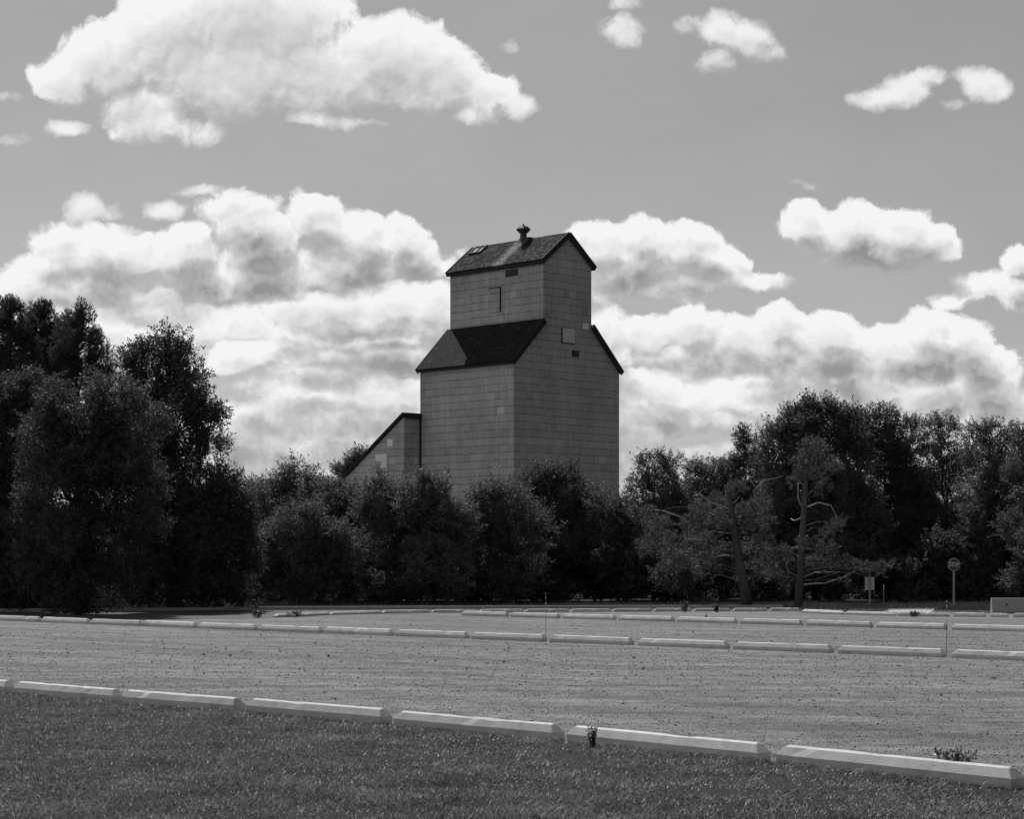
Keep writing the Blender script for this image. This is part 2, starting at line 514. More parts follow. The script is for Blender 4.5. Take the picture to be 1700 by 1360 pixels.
def gravel_mat(name, base):
    m, n, b = new_mat(name)
    pos = n.new('ShaderNodeNewGeometry').outputs['Position']
    # wheel tracks run along the rows of parking stops
    ca, sa = math.cos(ROW_ANG), math.sin(ROW_ANG)
    al = n.v('DOT_PRODUCT', pos, (ca, sa, 0))
    ac = n.v('DOT_PRODUCT', pos, (-sa, ca, 0))
    tv = n.new('ShaderNodeCombineXYZ'); n.l.new(n.m('MULTIPLY', al, .05), tv.inputs[0]); n.l.new(ac, tv.inputs[1])
    tr = n.noise(tv.outputs[0], 1.1, 5, .65)
    # passing cars also leave streaks across the view
    tv2 = n.v('MULTIPLY', pos, (.06, 1.0, 1.0))
    tr2 = n.noise(tv2, 1.6, 5, .65)
    big = n.noise(pos, .16, 4, .6)
    mid = n.noise(pos, 2.5, 5, .65)
    fine = n.noise(pos, 45, 4, .7)
    vo = n.new('ShaderNodeTexVoronoi'); n.l.new(pos, vo.inputs['Vector']); vo.inputs['Scale'].default_value = 26
    sp = n.rng(vo.outputs['Distance'], .10, .42, .45, 1.12)
    v = n.rng(tr, .35, .65, .78, 1.18)
    v = n.m('MULTIPLY', v, n.rng(tr2, .35, .65, .74, 1.22))
    v = n.m('MULTIPLY', v, n.rng(big, .3, .7, .86, 1.12))
    v = n.m('MULTIPLY', v, n.rng(mid, .34, .66, .74, 1.24))
    v = n.m('MULTIPLY', v, n.rng(fine, .34, .66, .35, 1.65))
    v = n.m('MULTIPLY', v, sp)
    n.put(b.inputs['Base Color'], g3(n, n.m('MULTIPLY', v, base)))
    b.inputs['Roughness'].default_value = .95
    b.inputs['Specular IOR Level'].default_value = .1
    bp = n.new('ShaderNodeBump')
    bp.inputs['Strength'].default_value = .8
    bp.inputs['Distance'].default_value = .03
    h = n.m('ADD', n.m('MULTIPLY', fine, .5), n.m('ADD', n.m('MULTIPLY', mid, 1.2), n.m('ADD', n.m('MULTIPLY', tr, 1.8), n.m('MULTIPLY', tr2, 1.8))))
    h = n.m('ADD', h, n.m('MULTIPLY', vo.outputs['Distance'], -.6))
    n.put(bp.inputs['Height'], h)
    n.l.new(bp.outputs[0], b.inputs['Normal'])
    return m


def concrete_mat(name, base):
    m, n, b = new_mat(name)
    tc = n.new('ShaderNodeTexCoord').outputs['Object']
    oi = n.new('ShaderNodeObjectInfo')
    sh = n.v('ADD', tc, n.v('SCALE', oi.outputs['Location'], 1.37))
    a = n.noise(sh, 3.0, 6, .65)
    st = n.noise(n.v('MULTIPLY', sh, (7, 7, 1.2)), 1.0, 4, .6)
    pit = n.new('ShaderNodeTexVoronoi'); n.l.new(sh, pit.inputs['Vector']); pit.inputs['Scale'].default_value = 16
    dark = n.m('MULTIPLY', n.m('LESS_THAN', pit.outputs['Distance'], .13), n.m('GREATER_THAN', n.noise(sh, 2.2, 2, .5), .52))
    crk = n.noise(sh, 5.0, 6, .7, dist=1.0)
    cr = n.m('LESS_THAN', n.m('ABSOLUTE', n.m('SUBTRACT', crk, .5)), .006)
    v = n.m('MULTIPLY', n.rng(a, .3, .7, .88, 1.06), n.rng(st, .3, .7, .92, 1.05))
    v = n.m('MULTIPLY', v, n.rng(oi.outputs['Random'], 0, 1, .90, 1.06))
    v = n.m('MULTIPLY', v, n.m('MULTIPLY_ADD', dark, -.45, 1.0))
    v = n.m('MULTIPLY', v, n.m('MULTIPLY_ADD', cr, -.25, 1.0))
    sz = n.new('ShaderNodeSeparateXYZ'); n.l.new(tc, sz.inputs[0])
    soil = n.rng(n.m('ADD', sz.outputs[2], n.m('MULTIPLY', n.noise(sh, 9.0, 4, .6), -.07)), -.05, .0, .6, 1.0)    # soil splashed on the foot
    v = n.m('MULTIPLY', v, soil)
    rust = n.rng(n.noise(n.v('MULTIPLY', sh, (2.2, 3, 3)), 1.4, 5, .65), .56, .72, 1.0, .68)
    v = n.m('MULTIPLY', v, rust)
    n.put(b.inputs['Base Color'], g3(n, n.m('MULTIPLY', v, base)))
    b.inputs['Roughness'].default_value = .85
    b.inputs['Specular IOR Level'].default_value = .2
    bp = n.new('ShaderNodeBump')
    bp.inputs['Strength'].default_value = .35
    bp.inputs['Distance'].default_value = .006
    n.put(bp.inputs['Height'], n.noise(sh, 60, 5, .65))
    n.l.new(bp.outputs[0], b.inputs['Normal'])
    return m


ROW_ANG = R(-47.5)                                  # direction of the rows of parking stops on the ground
M = {}
M['earth'] = plain('earth', .035, .35, .6, .95, .1, .4, 8)
M['lawn'] = plain('lawn_soil', .022, .4, 3.0, .95, .1, .6, 30, coord='Generated')
M['grass'] = leaf_mat('grass_blade', .076, .056, .5, .18, .97)
M['verge'] = leaf_mat('verge_blade', .035, .02, .6, .1, .4)
M['gravel'] = gravel_mat('gravel', .160)
M['stone'] = plain('stone', .105, .5, 3.0, .9, .2)
M['asphalt'] = plain('asphalt', .075, .25, 1.2, .9, .2, .3, 60)
M['concrete'] = concrete_mat('stop_concrete', .54)
M['path'] = plain('concrete_path', .34, .12, 2.0, .9, .1)
M['kerb'] = concrete_mat('kerb_concrete', .40)
M['barrier'] = concrete_mat('barrier_concrete', .34)
M['siding'] = siding_mat('elevator_siding', .50)
M['panel'] = plain('bare_panel', .92, .06, 3.0, .8, .2)
M['hatch'] = plain('hatch_board', .70, .12, 3.0, .85, .2)
M['louver'] = plain('louver_metal', .10, .25, 3.0, .8, .2)
M['dark'] = plain('dark_gap', .035, .2, 3.0, .9, .1)
M['roof_low'] = shingle_mat('lower_shingle', .028, None, .02)
M['roof_top'] = shingle_mat('cupola_shingle', .022, 4.2, .30)
M['trim'] = plain('dark_trim', .035, .35, 3.0, .8, .25)
M['vent'] = plain('vent_metal', .05, .3, 3.0, .5, .4)
M['bark'] = plain('bark', .07, .45, 9.0, .95, .1, .8, 25)
M['pine_bark'] = plain('pine_bark', .095, .4, 8.0, .95, .1, .8, 20)
M['branch'] = plain('bare_branch', .34, .25, 8.0, .9, .1)
M['needle'] = leaf_mat('pine_needle', .086, .034, .6, .12, .4)
M['needle_dark'] = leaf_mat('dark_needle', .06, .024, .6, .1, .3)
M['leaf_a'] = leaf_mat('leaf_dark', 0.066, 0.032, .65, .10, .40)
M['leaf_b'] = leaf_mat('leaf_mid', 0.08, 0.042, .65, .10, .40)
M['leaf_c'] = leaf_mat('leaf_pale', 0.09, 0.05, .65, .10, .40)
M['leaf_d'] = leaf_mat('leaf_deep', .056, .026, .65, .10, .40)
M['mound'] = plain('mound_soil', .07, .4, 2.0, .95, .1, .5, 12)
M['weed'] = leaf_mat('weed_leaf', .05, .035, .45, .35, .35)
M['straw'] = plain('straw', .5, .2, 10, .8, .2)
M['steel'] = plain('galvanised_steel', .30, .2, 8, .55, .4, metal=.3)
M['sign_dark'] = plain('stop_face', .045, .15, 8, .5, .4)
M['sign_white'] = plain('sign_letter', .46, .1, 8, .5, .4)
M['sign_back'] = plain('sign_back', .55, .12, 8, .5, .4)
M['rod'] = plain('marker_rod', .04, .2, 8, .6, .3)
M['white'] = plain('white_band', .7, .05, 8, .6, .3)
M['fluff'] = plain('seed_fluff', .8, .05, 8, .9, .1)

# ------------------------------------------------------------------ ground, lot and roads
row_dir = Vector((math.cos(ROW_ANG), math.sin(ROW_ANG), 0))
row_nrm = Vector((-row_dir.y, row_dir.x, 0))        # away from the camera


def sheet(name, pts, z, mat):
    o = mesh_obj(name, [(p.x, p.y, z) for p in pts], [tuple(range(len(pts)))], mat)
    if o.data.polygons[0].normal.z < 0: o.data.flip_normals()
    return tag(o, kind='structure')


sheet('ground', [Vector(p) for p in ((-2500, -400, 0), (2500, -400, 0), (2500, 3500, 0), (-2500, 3500, 0))], -.012, M['earth'])

# front feet of the nearest row of stops, which bends a little towards the camera
FEET = [(-137, 1137), (21, 1151), (202, 1167.5), (407, 1184), (653, 1204.6), (940, 1232), (1287, 1267.5), (1716, 1315.6)]
edge = [gp(*q_) for q_ in FEET]
edge = [edge[0] - (edge[1] - edge[0]) * 25] + edge + [edge[-1] + (edge[-1] - edge[-2]) * 20]
_ex = np.array([q_.x for q_ in edge]); _ey = np.array([q_.y for q_ in edge])


def beyond(X, Y):                                   # how far a ground point lies beyond the front feet of that row
    return (np.asarray(Y) - np.interp(X, _ex, _ey)) * .69


def edge_pt(x, off): return Vector((x, float(np.interp(x, _ex, _ey)) + off / .69, 0))


lawn_edge = [Vector((q_.x + .058, q_.y + .058, 0)) for q_ in edge]
sheet('lawn', lawn_edge + [Vector((60, -40, 0)), Vector((-90, -40, 0))], -.004, M['lawn'])
far_edge = [gp(x, y) for x, y in ((-500, 1030), (300, 1029.5), (430, 1028), (546, 1022), (640, 1018.8), (800, 1017.4), (1000, 1016.4), (1280, 1015.6), (1480, 1013.5), (1700, 1012.5), (2300, 1012))]
sheet('gravel_lot', far_edge + lawn_edge[::-1], 0.0, M['gravel'])
road_far = [gp(x, y) for x, y in ((2300, 1008.5), (1700, 1008.8), (1480, 1009.2), (1300, 1010.5), (900, 1011.5), (430, 1013.4), (176, 1016.6), (-500, 1017))]
sheet('road', far_edge + road_far, -.008, M['asphalt'])

sheet('driveway', [gp(x, y) for x, y in ((1460, 1013.2), (1484, 1016.4), (1500, 1019.4), (1570, 1019.6), (1550, 1017.4), (1543, 1015.6), (1560, 1013.4), (1530, 1012.6))], .004, M['path'])
# far kerb of the road
def kerb_strip(name, pts, w_, h_, mat):
    mb = MB()
    P_ = [Vector(p) for p in pts]
    for a, b in zip(P_[:-1], P_[1:]):
        d = (b - a).normalized(); nn = Vector((-d.y, d.x, 0)) * w_
        mb.add([a, b, b + nn, a + nn] + [q + Vector((0, 0, h_)) for q in (a, b, b + nn, a + nn)],
               [(0, 3, 2, 1), (4, 5, 6, 7), (0, 1, 5, 4), (2, 3, 7, 6), (1, 2, 6, 5), (3, 0, 4, 7)])
    return tag(mb.build(name, mat), kind='structure')


kerb_strip('kerb', [gp(x, y) for x, y in ((-400, 1016.8), (176, 1016.4), (300, 1014.8), (430, 1013.2), (900, 1011.3), (1300, 1010.4))], .16, .12, M['kerb'])


# ------------------------------------------------------------------ grain elevator
TH = math.atan2(3375, 3340)
CZ = 135.0
elev = empty('grain_elevator', (3 / FPX * CZ, CZ, 0), TH)
tag(elev, 'tall wooden grain elevator with shingled walls and dark stepped roofs behind the trees', 'grain elevator')
W_, L_ = 10.45, 9.1                                 # along the gable face (x), along the eave face (y)
C0, C1 = 2.83, 7.62                                 # cupola from x to x
EAVE, STEP, CUP, RIDGE = 15.32, 18.15, 22.30, 24.22
mb = MB()
prof = [(0, 0, 0), (W_, 0, 0), (W_, 0, EAVE), (C1, 0, STEP), (C1, 0, CUP), (W_ / 2, 0, RIDGE), (C0, 0, CUP), (C0, 0, STEP), (0, 0, EAVE)]
mb.prism(prof, (0, L_, 0))
mb.build('wall', M['siding'], elev)


def slope_slab(x0, z0, x1, z1, y0, y1, th):         # roof slab: lower edge (x0,z0) to upper edge (x1,z1)
    d = Vector((x1 - x0, 0, z1 - z0)).normalized()
    nr = Vector((-d.z, 0, d.x))
    if nr.z < 0: nr = -nr
    a = Vector((x0, y0, z0)); b = Vector((x1, y0, z1))
    m_ = MB(); m_.prism([a, b, b + nr * th, a + nr * th], (0, y1 - y0, 0))
    return m_


k45 = (STEP - EAVE) / C0
ov = .22
lo = slope_slab(-ov, EAVE - ov * k45 + .03, C0 - .003, STEP + .03 - .003, -.12, L_ + .12, .16)
lo.build('lower_roof', M['roof_low'], elev)
lo = slope_slab(W_ + ov, EAVE - ov * k45 + .03, C1 + .003, STEP + .027, -.12, L_ + .12, .16)
lo.build('lower_roof', M['roof_low'], elev)
kc = (RIDGE - CUP) / (W_ / 2 - C0)
ovc = .20
up = slope_slab(C0 - ovc, CUP - ovc * kc + .03, W_ / 2, RIDGE + .03, -.14, L_ + .14, .14)
up.build('cupola_roof', M['roof_top'], elev)
up = slope_slab(C1 + ovc, CUP - ovc * kc + .03, W_ / 2 + .002, RIDGE + .028, -.14, L_ + .14, .14)
up.build('cupola_roof', M['roof_top'], elev)
# fascia and rake boards, sagging a little at the outer ends
def board(name, x0, x1, y0, y1, z0, z1, mat):
    m_ = MB(); m_.box(x0, x1, y0, y1, z0, z1); return m_.build(name, mat, elev)
for x0, x1, z, e_, hh_ in ((-.26, -.005, EAVE - .24, .16, .09), (W_ + .005, W_ + .26, EAVE - .24, .16, .09), (C0 - .24, C0 - .005, CUP - .26, .18, .14), (C1 + .005, C1 + .24, CUP - .26, .18, .14)):
    board('eave_board', x0, x1, -e_, L_ + e_, z, z + hh_, M['trim'])
def rake(x0, z0, x1, z1, y, hh, th):
    d = Vector((x1 - x0, 0, z1 - z0)).normalized(); nr = Vector((-d.z, 0, d.x))
    if nr.z < 0: nr = -nr
    a = Vector((x0, y, z0)) + nr * .16; b = Vector((x1, y, z1)) + nr * .16
    m_ = MB(); m_.prism([a, b, b - nr * hh, a - nr * hh], (0, th, 0)); m_.build('rake_board', M['trim'], elev)
for yy, th in ((-.20, .076), (L_ + .125, .076)):
    rake(-.27, EAVE - .25 * k45 + .06, C0, STEP + .04, yy, .38, th)
    rake(W_ + .27, EAVE - .25 * k45 + .06, C1, STEP + .04, yy, .38, th)
    rake(C0 - .25, CUP - .24 * kc + .06, W_ / 2, RIDGE + .05, yy - .02, .36, th)
    rake(C1 + .25, CUP - .24 * kc + .06, W_ / 2 + .001, RIDGE + .05, yy - .022, .36, th)
# thin corner boards
for x in (0, W_): board('corner_board', x - .025, x + .025, -.025, .06, 0, EAVE - .2, M['siding'])
board('corner_board', -.025, .025, L_ - .06, L_ + .025, 0, EAVE - .2, M['siding'])

# vent on the ridge
vx, vy = W_ / 2 - .10, 4.05
vn = MB()
vn.prism([(vx - .60, vy - .62, RIDGE - .50), (vx + .50, vy - .62, RIDGE - .30), (vx + .50, vy - .62, RIDGE + .22), (vx - .14, vy - .62, RIDGE + .22)], (0, .98, 0))
vn.build('vent_base', M['vent'], elev)
vp = MB()
vp.lathe([(.24, RIDGE + .05), (.235, RIDGE + .56), (.30, RIDGE + .57), (.48, RIDGE + .76), (.50, RIDGE + .84), (.34, RIDGE + 1.01), (.13, RIDGE + 1.04), (.08, RIDGE + 1.10), (.01, RIDGE + 1.25)], 8, (vx - .05, vy + .02))
vp.build('roof_vent', M['vent'], elev)
# skylight hatch on the cupola roof
sk = MB()
d_ = Vector((W_ / 2 - C0, 0, RIDGE - CUP)).normalized(); n_ = Vector((-d_.z, 0, d_.x))
def on_roof(t, y, h): return Vector((W_ / 2, 0, RIDGE + .03)) - d_ * t + n_ * (.14 + h) + Vector((0, y, 0))
for (t0, t1, y0, y1) in ((.12, .22, 7.55, 8.75), (.95, 1.05, 7.55, 8.75), (.22, .95, 7.55, 7.67), (.22, .95, 8.63, 8.75), (.22, .95, 8.05, 8.13)):
    sk.prism([on_roof(t0, y0, 0), on_roof(t1, y0, 0), on_roof(t1, y0, .10), on_roof(t0, y0, .10)], (0, y1 - y0, 0))
fr = sk.build('roof_hatch', M['trim'], elev)
gl = MB()
gl.prism([on_roof(.22, 7.67, .0), on_roof(.95, 7.67, .0), on_roof(.95, 7.67, .04), on_roof(.22, 7.67, .04)], (0, .96, 0))
gl.build('hatch_lid', M['kerb'], fr)


def on_gable(name, x0, x1, z0, z1, d, mat, parent=elev):
    m_ = MB(); m_.box(x0, x1, -d, .0, z0, z1); return m_.build(name, mat, parent)


def on_eave_side(name, y0, y1, z0, z1, d, mat, x=0.0, parent=elev):
    m_ = MB(); m_.box(x - d, x, y0, y1, z0, z1); return m_.build(name, mat, parent)


h = on_gable('gable_hatch', 4.66, 5.87, 16.84, 17.80, .05, M['hatch'])
h['label'] = 'pale square boarded hatch'
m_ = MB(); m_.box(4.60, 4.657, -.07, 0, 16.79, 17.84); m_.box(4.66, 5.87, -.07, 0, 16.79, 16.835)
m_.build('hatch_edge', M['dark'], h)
m_ = MB(); m_.box(5.66, 6.35, -.02, 0, 15.94, 16.38)
lv = m_.build('louver', M['dark'], elev)
m_ = MB()
for i in range(4): m_.prism([(5.70, -.07, 15.97 + i * .10), (5.70, -.021, 16.03 + i * .10), (5.70, -.021, 16.045 + i * .10), (5.70, -.07, 15.985 + i * .10)], (.60, 0, 0))
m_.build('louver_slat', M['louver'], lv)
p = on_gable('patch_panel', 6.74, 7.33, 17.90, 18.34, .04, M['panel']); p['label'] = 'pale square replacement panel'
# cupola side
m_ = MB(); m_.box(C0 - .03, C0, 2.42, 3.60, 21.47, 21.90)
lv = m_.build('louver', M['dark'], elev)
m_ = MB()
for i in range(5): m_.prism([(C0 - .07, 2.46, 21.50 + i * .078), (C0 - .031, 2.46, 21.545 + i * .078), (C0 - .031, 2.46, 21.56 + i * .078), (C0 - .07, 2.46, 21.515 + i * .078)], (0, 1.10, 0))
m_.build('louver_slat', M['louver'], lv)
h = on_eave_side('loft_door', 4.10, 5.20, 19.12, 20.78, .05, M['siding'], C0)
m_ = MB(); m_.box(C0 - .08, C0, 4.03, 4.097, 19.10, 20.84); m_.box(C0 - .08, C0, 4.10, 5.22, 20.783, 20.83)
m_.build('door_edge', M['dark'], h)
p = on_eave_side('patch_panel', .85, 1.50, 11.75, 12.22, .03, M['hatch'])
# torn shingles low on the eave side
tn = MB()
for i in range(8):
    y = 1.0 + .12 * i + random.uniform(-.03, .03); z = 8.10 + .36 * ((i * 37) % 10) / 10
    tn.prism([(-.004, y, z), (-.05, y + .03, z - .05), (-.06, y + .15, z - .07), (-.004, y + .17, z + .02)], (.003, 0, .02))
tn.build('torn_shingles', M['hatch'], elev)

# lean-to on the far side, standing a little proud of the eave face
AX0, AX1, AY0, AY1 = -1.55, 9.6, L_ + .012, L_ + 9.0
AZ0 = 11.95; kA = .66
an = MB()
an.prism([(AX0, AY0, 0), (AX0, AY0, AZ0), (AX0, AY1, AZ0 - (AY1 - AY0) * kA), (AX0, AY1, 0)], (AX1 - AX0, 0, 0))
annex = an.build('lean_to_wall', M['siding'], elev)
ar = MB()
a = Vector((AX0 - .18, AY0 - .10, AZ0 + .02 + .10 * kA)); b = Vector((AX0 - .18, AY1 + .3, AZ0 + .02 - (AY1 + .3 - AY0) * kA))
nn = Vector((0, kA, 1)).normalized() * .20
ar.prism([a, b, b + nn, a + nn], (AX1 - AX0 + .36, 0, 0))
ar.build('lean_to_roof', M['trim'], annex)
ft = MB()
ft.box(AX0 - .15, -.02, AY0 - .16, AY0 - .105, AZ0 - .12, AZ0 + .24)
ft.box(-.13, -.03, AY0 - .10, AY0 - .005, 0, AZ0 - .13)
ft.build('lean_to_trim', M['trim'], annex)
for (y0, y1, z0, z1) in ((1.15, 1.72, 9.90, 10.42), (2.35, 2.96, 8.93, 9.42), (1.78, 2.347, 8.44, 9.42)):
    p = on_eave_side('patch_panel', AY0 + y0, AY0 + y1, z0, z1, .03, M['panel'], AX0, annex)
    p['label'] = 'pale bare panel patching the lean-to'


# ------------------------------------------------------------------ parking stops
SL, SW, SH, SV = 2.44, .165, .158, .078               # length, width, height, upright part


def stop_mesh(seed, L=SL):
    r_ = random.Random(seed)
    bm = bmesh.new()
    xs = [-L / 2] + [-L / 2 + .012 + (L - .024) * i / 16 for i in range(17)] + [L / 2]
    prof_ = [(-SW / 2, 0), (-SW / 2, SV), (-.040, SH - .014), (0, SH), (.040, SH - .014), (SW / 2, SV), (SW / 2, 0)]
    rings = []
    for i, x in enumerate(xs):
        ring = []
        for (y, z) in prof_:
            xx = x
            if i == 0 or i == len(xs) - 1:
                pass
            if i in (0, 1, len(xs) - 1, len(xs) - 2):   # ends lean in a little towards the top
                xx += (-1 if x > 0 else 1) * (.065 * max(0, (z - SV)) / (SH - SV))
            if i == 0 or i == len(xs) - 1:
                y *= .95; z = z * .96
            j = .0009 if z > 0 else 0
            ring.append(bm.verts.new((xx + r_.uniform(-j, j), y + r_.uniform(-j, j), z + r_.uniform(-j, j))))
        rings.append(ring)
    m = len(prof_)
    for a, b in zip(rings[:-1], rings[1:]):
        for k in range(m - 1):
            bm.faces.new((a[k], b[k], b[k + 1], a[k + 1]))
        bm.faces.new((a[m - 1], b[m - 1], b[0], a[0]))
    bm.faces.new(rings[0]); bm.faces.new(rings[-1][::-1])
    bmesh.ops.recalc_face_normals(bm, faces=bm.faces)
    # chips broken out of the upper edges
    for _ in range(r_.randint(2, 5)):
        v_ = r_.choice(rings[r_.randint(3, len(rings) - 4)][2:4])
        v_.co += Vector((0, r_.uniform(-.01, .01), -r_.uniform(.004, .014)))
    me = bpy.data.meshes.new('parking_stop')
    bm.to_mesh(me); bm.free()
    me.materials.append(M['concrete'])
    return me


stop_meshes = [stop_mesh(i) for i in range(7)]
short_mesh = stop_mesh(50, 1.62)


def line_x(P0, d, px):                              # distance along a ground line where it crosses photo column px
    k = (px - CX) / FPX
    return (k * P0.y - P0.x) / (d.x - k * d.y)


def stop(P, ang, label, group, me, jit=.012):
    o = bpy.data.objects.new('parking_stop', me)
    col.objects.link(o)
    o.location = (P.x, P.y, random.uniform(-.012, 0))
    o.rotation_euler = (random.uniform(-.008, .008), random.uniform(-.003, .003), ang + random.uniform(-jit, jit))
    tag(o, label, 'parking stop', group)
    return o


ORD = ['first', 'second', 'third', 'fourth', 'fifth', 'sixth', 'seventh', 'eighth', 'ninth', 'tenth', 'eleventh', 'twelfth', 'thirteenth', 'fourteenth', 'fifteenth', 'sixteenth']


def row_of(joints, P0, ang, fmt, group, me=None, extra=None, gap=.22):
    d = Vector((math.cos(ang), math.sin(ang), 0)); nrm = Vector((-d.y, d.x, 0))
    s_ = [line_x(P0, d, j) for j in joints]
    for i, (a, b) in enumerate(zip(s_[:-1], s_[1:])):
        P = P0 + d * ((a + b) / 2) + nrm * (SW / 2)
        lab = (extra or {}).get(i) or fmt.format(ORD[i])
        o = stop(P, ang, lab, group, me or stop_meshes[(i * 3 + len(group)) % 7])
        o.scale.x = (b - a - gap) / SL


P1 = [gp(*q) for q in FEET]
EX = {0: 'pale concrete parking stop cut off by the left edge of the picture, beside the lawn',
      5: 'pale concrete parking stop along the lawn with a small weed growing against its front',
      6: 'nearest and largest pale concrete parking stop, with a leafy weed behind it'}
for i, (A, B) in enumerate(zip(P1[:-1], P1[1:])):
    d = (B - A); L = d.length; d.normalize(); nrm = Vector((-d.y, d.x, 0))
    o = stop(A + d * ((L - .20) / 2) + nrm * (SW / 2), math.atan2(d.y, d.x), EX.get(i) or 'pale concrete parking stop along the lawn edge, %s from the left in the nearest row' % ORD[i],
             'parking stops along the lawn', stop_meshes[i % 7], .006)
    o.scale.x = (L - .20) / SL
ROW2_P = gp(905, 1066.2)
row_of([-12, 65, 146, 233, 325, 425, 533, 651, 776, 905, 1051, 1210, 1383, 1571, 1790], ROW2_P, R(-46.8), 'concrete parking stop, {} from the left in the row across the middle of the lot', 'parking stops across the middle of the lot',
       extra={13: 'concrete parking stop cut off by the right edge, right of the thin marker rod'})
ROW3_P = gp(1223.5, 1035.8)
row_of([762, 843, 929, 1022, 1119, 1223.5, 1333, 1449, 1573, 1708], ROW3_P, R(-49.0), 'concrete parking stop, {} from the left in the far row before the shrubs', 'parking stops in the far row')
# low stops edging the far side of the lot
P4 = [(455, 1025.2), (546, 1021.8), (633, 1019.3), (715, 1018.0), (794, 1017.4), (871, 1016.9), (946, 1016.5), (1016, 1016.2), (1084, 1015.9), (1150, 1015.7), (1215, 1015.5), (1276, 1015.3), (1330, 1015.2)]
for i, (a, b) in enumerate(zip(P4[:-1], P4[1:])):
    A, B = gp(*a), gp(*b)
    d = B - A
    o = stop((A + B) / 2, math.atan2(d.y, d.x), 'weathered concrete stop, %s from the left along the far edge below the trees' % ORD[i], 'low stops edging the far side of the lot', short_mesh, .006)
    o.scale = ((d.length - .12) / 1.62, 1, .78)
P5 = [(1332, 1017.6), (1402, 1020.6), (1488, 1023.0), (1580, 1024.2), (1640, 1024.9), (1678, 1025.3), (1760, 1026)]
for i, (a, b) in enumerate(zip(P5[:-1], P5[1:])):
    A, B = gp(*a), gp(*b)
    d = B - A
    o = stop((A + B) / 2, math.atan2(d.y, d.x), 'bright concrete stop, %s from the left in the short row near the stop sign' % ORD[i], 'bright stops near the stop sign', short_mesh, .006)
    o.scale = ((d.length - .16) / 1.62, 1, .85)

# concrete barrier at the right edge
A = gp(1648, 1019.0)
bar = MB()
bar.prism([(0, -.22, 0), (0, -.22, .09), (0, -.15, .16), (0, -.10, .52), (0, .10, .52), (0, .15, .16), (0, .22, .09), (0, .22, 0)], (2.4, 0, 0))
bo = bar.build('concrete_barrier', M['barrier'], None, False, .012)
bo.location = (A.x, A.y + .22, 0); bo.rotation_euler = (0, 0, R(-3))
tag(bo, 'low pale concrete barrier block standing at the right edge of the lot', 'barrier')
for x in (.46, 1.15):
    bh = MB(); bh.box(x, x + .05, -.158, -.10, .27, .34); bh.build('lifting_slot', M['dark'], bo)


# ------------------------------------------------------------------ signs and marker rods
def text_obj(s, size, mat, parent, loc, fit, depth=.004):
    cu = bpy.data.curves.new('lettering', 'FONT')
    cu.body = s; cu.size = size; cu.align_x = 'CENTER'; cu.align_y = 'CENTER'; cu.extrude = depth; cu.offset = .004
    tmp = bpy.data.objects.new('tmp', cu); col.objects.link(tmp)
    dg = bpy.context.evaluated_depsgraph_get()
    me = bpy.data.meshes.new_from_object(tmp.evaluated_get(dg))
    bpy.data.objects.remove(tmp)
    o = bpy.data.objects.new('lettering', me); col.objects.link(o)
    me.materials.clear(); me.materials.append(mat)
    xs_ = [q_.co.x for q_ in me.vertices]; ys_ = [q_.co.y for q_ in me.vertices]
    o.parent = parent; o.location = loc; o.rotation_euler = (R(90), 0, 0)
    o.scale = (fit[0] / (max(xs_) - min(xs_)), fit[1] / (max(ys_) - min(ys_)), 1)
    return o


B_ = gp(1583.5, 1010.5)
ss = empty('stop_sign', (B_.x, B_.y, 0), R(4))
tag(ss, 'octagonal stop sign on a steel post in front of the dark trees at right', 'sign')
m_ = MB(); m_.box(-.03, .03, -.02, .02, -.05, 1.90)
m_.build('post', M['steel'], ss, False, .004)
zc = (1010.5 - 938) / FPX * B_.y
def octo(r, y0, y1):
    m2 = MB(); a = [(r * math.cos(math.pi / 8 + i * math.pi / 4), y0, zc + r * math.sin(math.pi / 8 + i * math.pi / 4)) for i in range(8)]
    m2.prism(a, (0, y1 - y0, 0)); return m2
pl = octo(.245, -.030, -.022).build('sign_panel', M['sign_white'], ss)
octo(.228, -.035, -.0302).build('sign_face', M['sign_dark'], pl)
text_obj('STOP', .185, M['sign_white'], pl, (0, -.037, zc), (.375, .158))

B_ = gp(1444, 1008.0)
s2 = empty('notice_sign', (B_.x, B_.y, 0), R(6))
tag(s2, 'small pale rectangular sign seen from behind on a thin post beside the pine branches', 'sign')
m_ = MB(); m_.box(-.028, .028, -.03, .02, -.05, 1.27)
m_.build('post', M['steel'], s2, False, .004)
m_ = MB(); m_.box(-.19, .19, .021, .029, .66, 1.16)
m_.build('sign_panel', M['sign_back'], s2, False, .003)
for z in (.75, 1.07):
    m_ = MB(); m_.box(-.012, .012, -.04, -.029, z - .012, z + .012); m_.build('bolt', M['dark'], s2)


def rod(px, py, top, label, tipw):
    P = gp(px, py)
    o = empty('marker_rod', (P.x, P.y, 0))
    tag(o, label, 'marker rod', 'thin marker rods at the parking stops')
    hh = (py - top) / FPX * P.y
    m2 = MB(); m2.tube([(0, 0, -.02), (.004, 0, hh * .6), (-.004, 0, hh)], [.005, .0045, .004], 6)
    m2.build('rod', M['rod'], o, True)
    for z0, z1 in ((.62, .68), (.74, .80), (.86, .92), (.965, 1.0)):
        m2 = MB(); m2.tube([(0.003, 0, hh * z0), (.0, 0, hh * z1)], [tipw, tipw], 6)
        m2.build('reflective_band', M['white'], o, True)


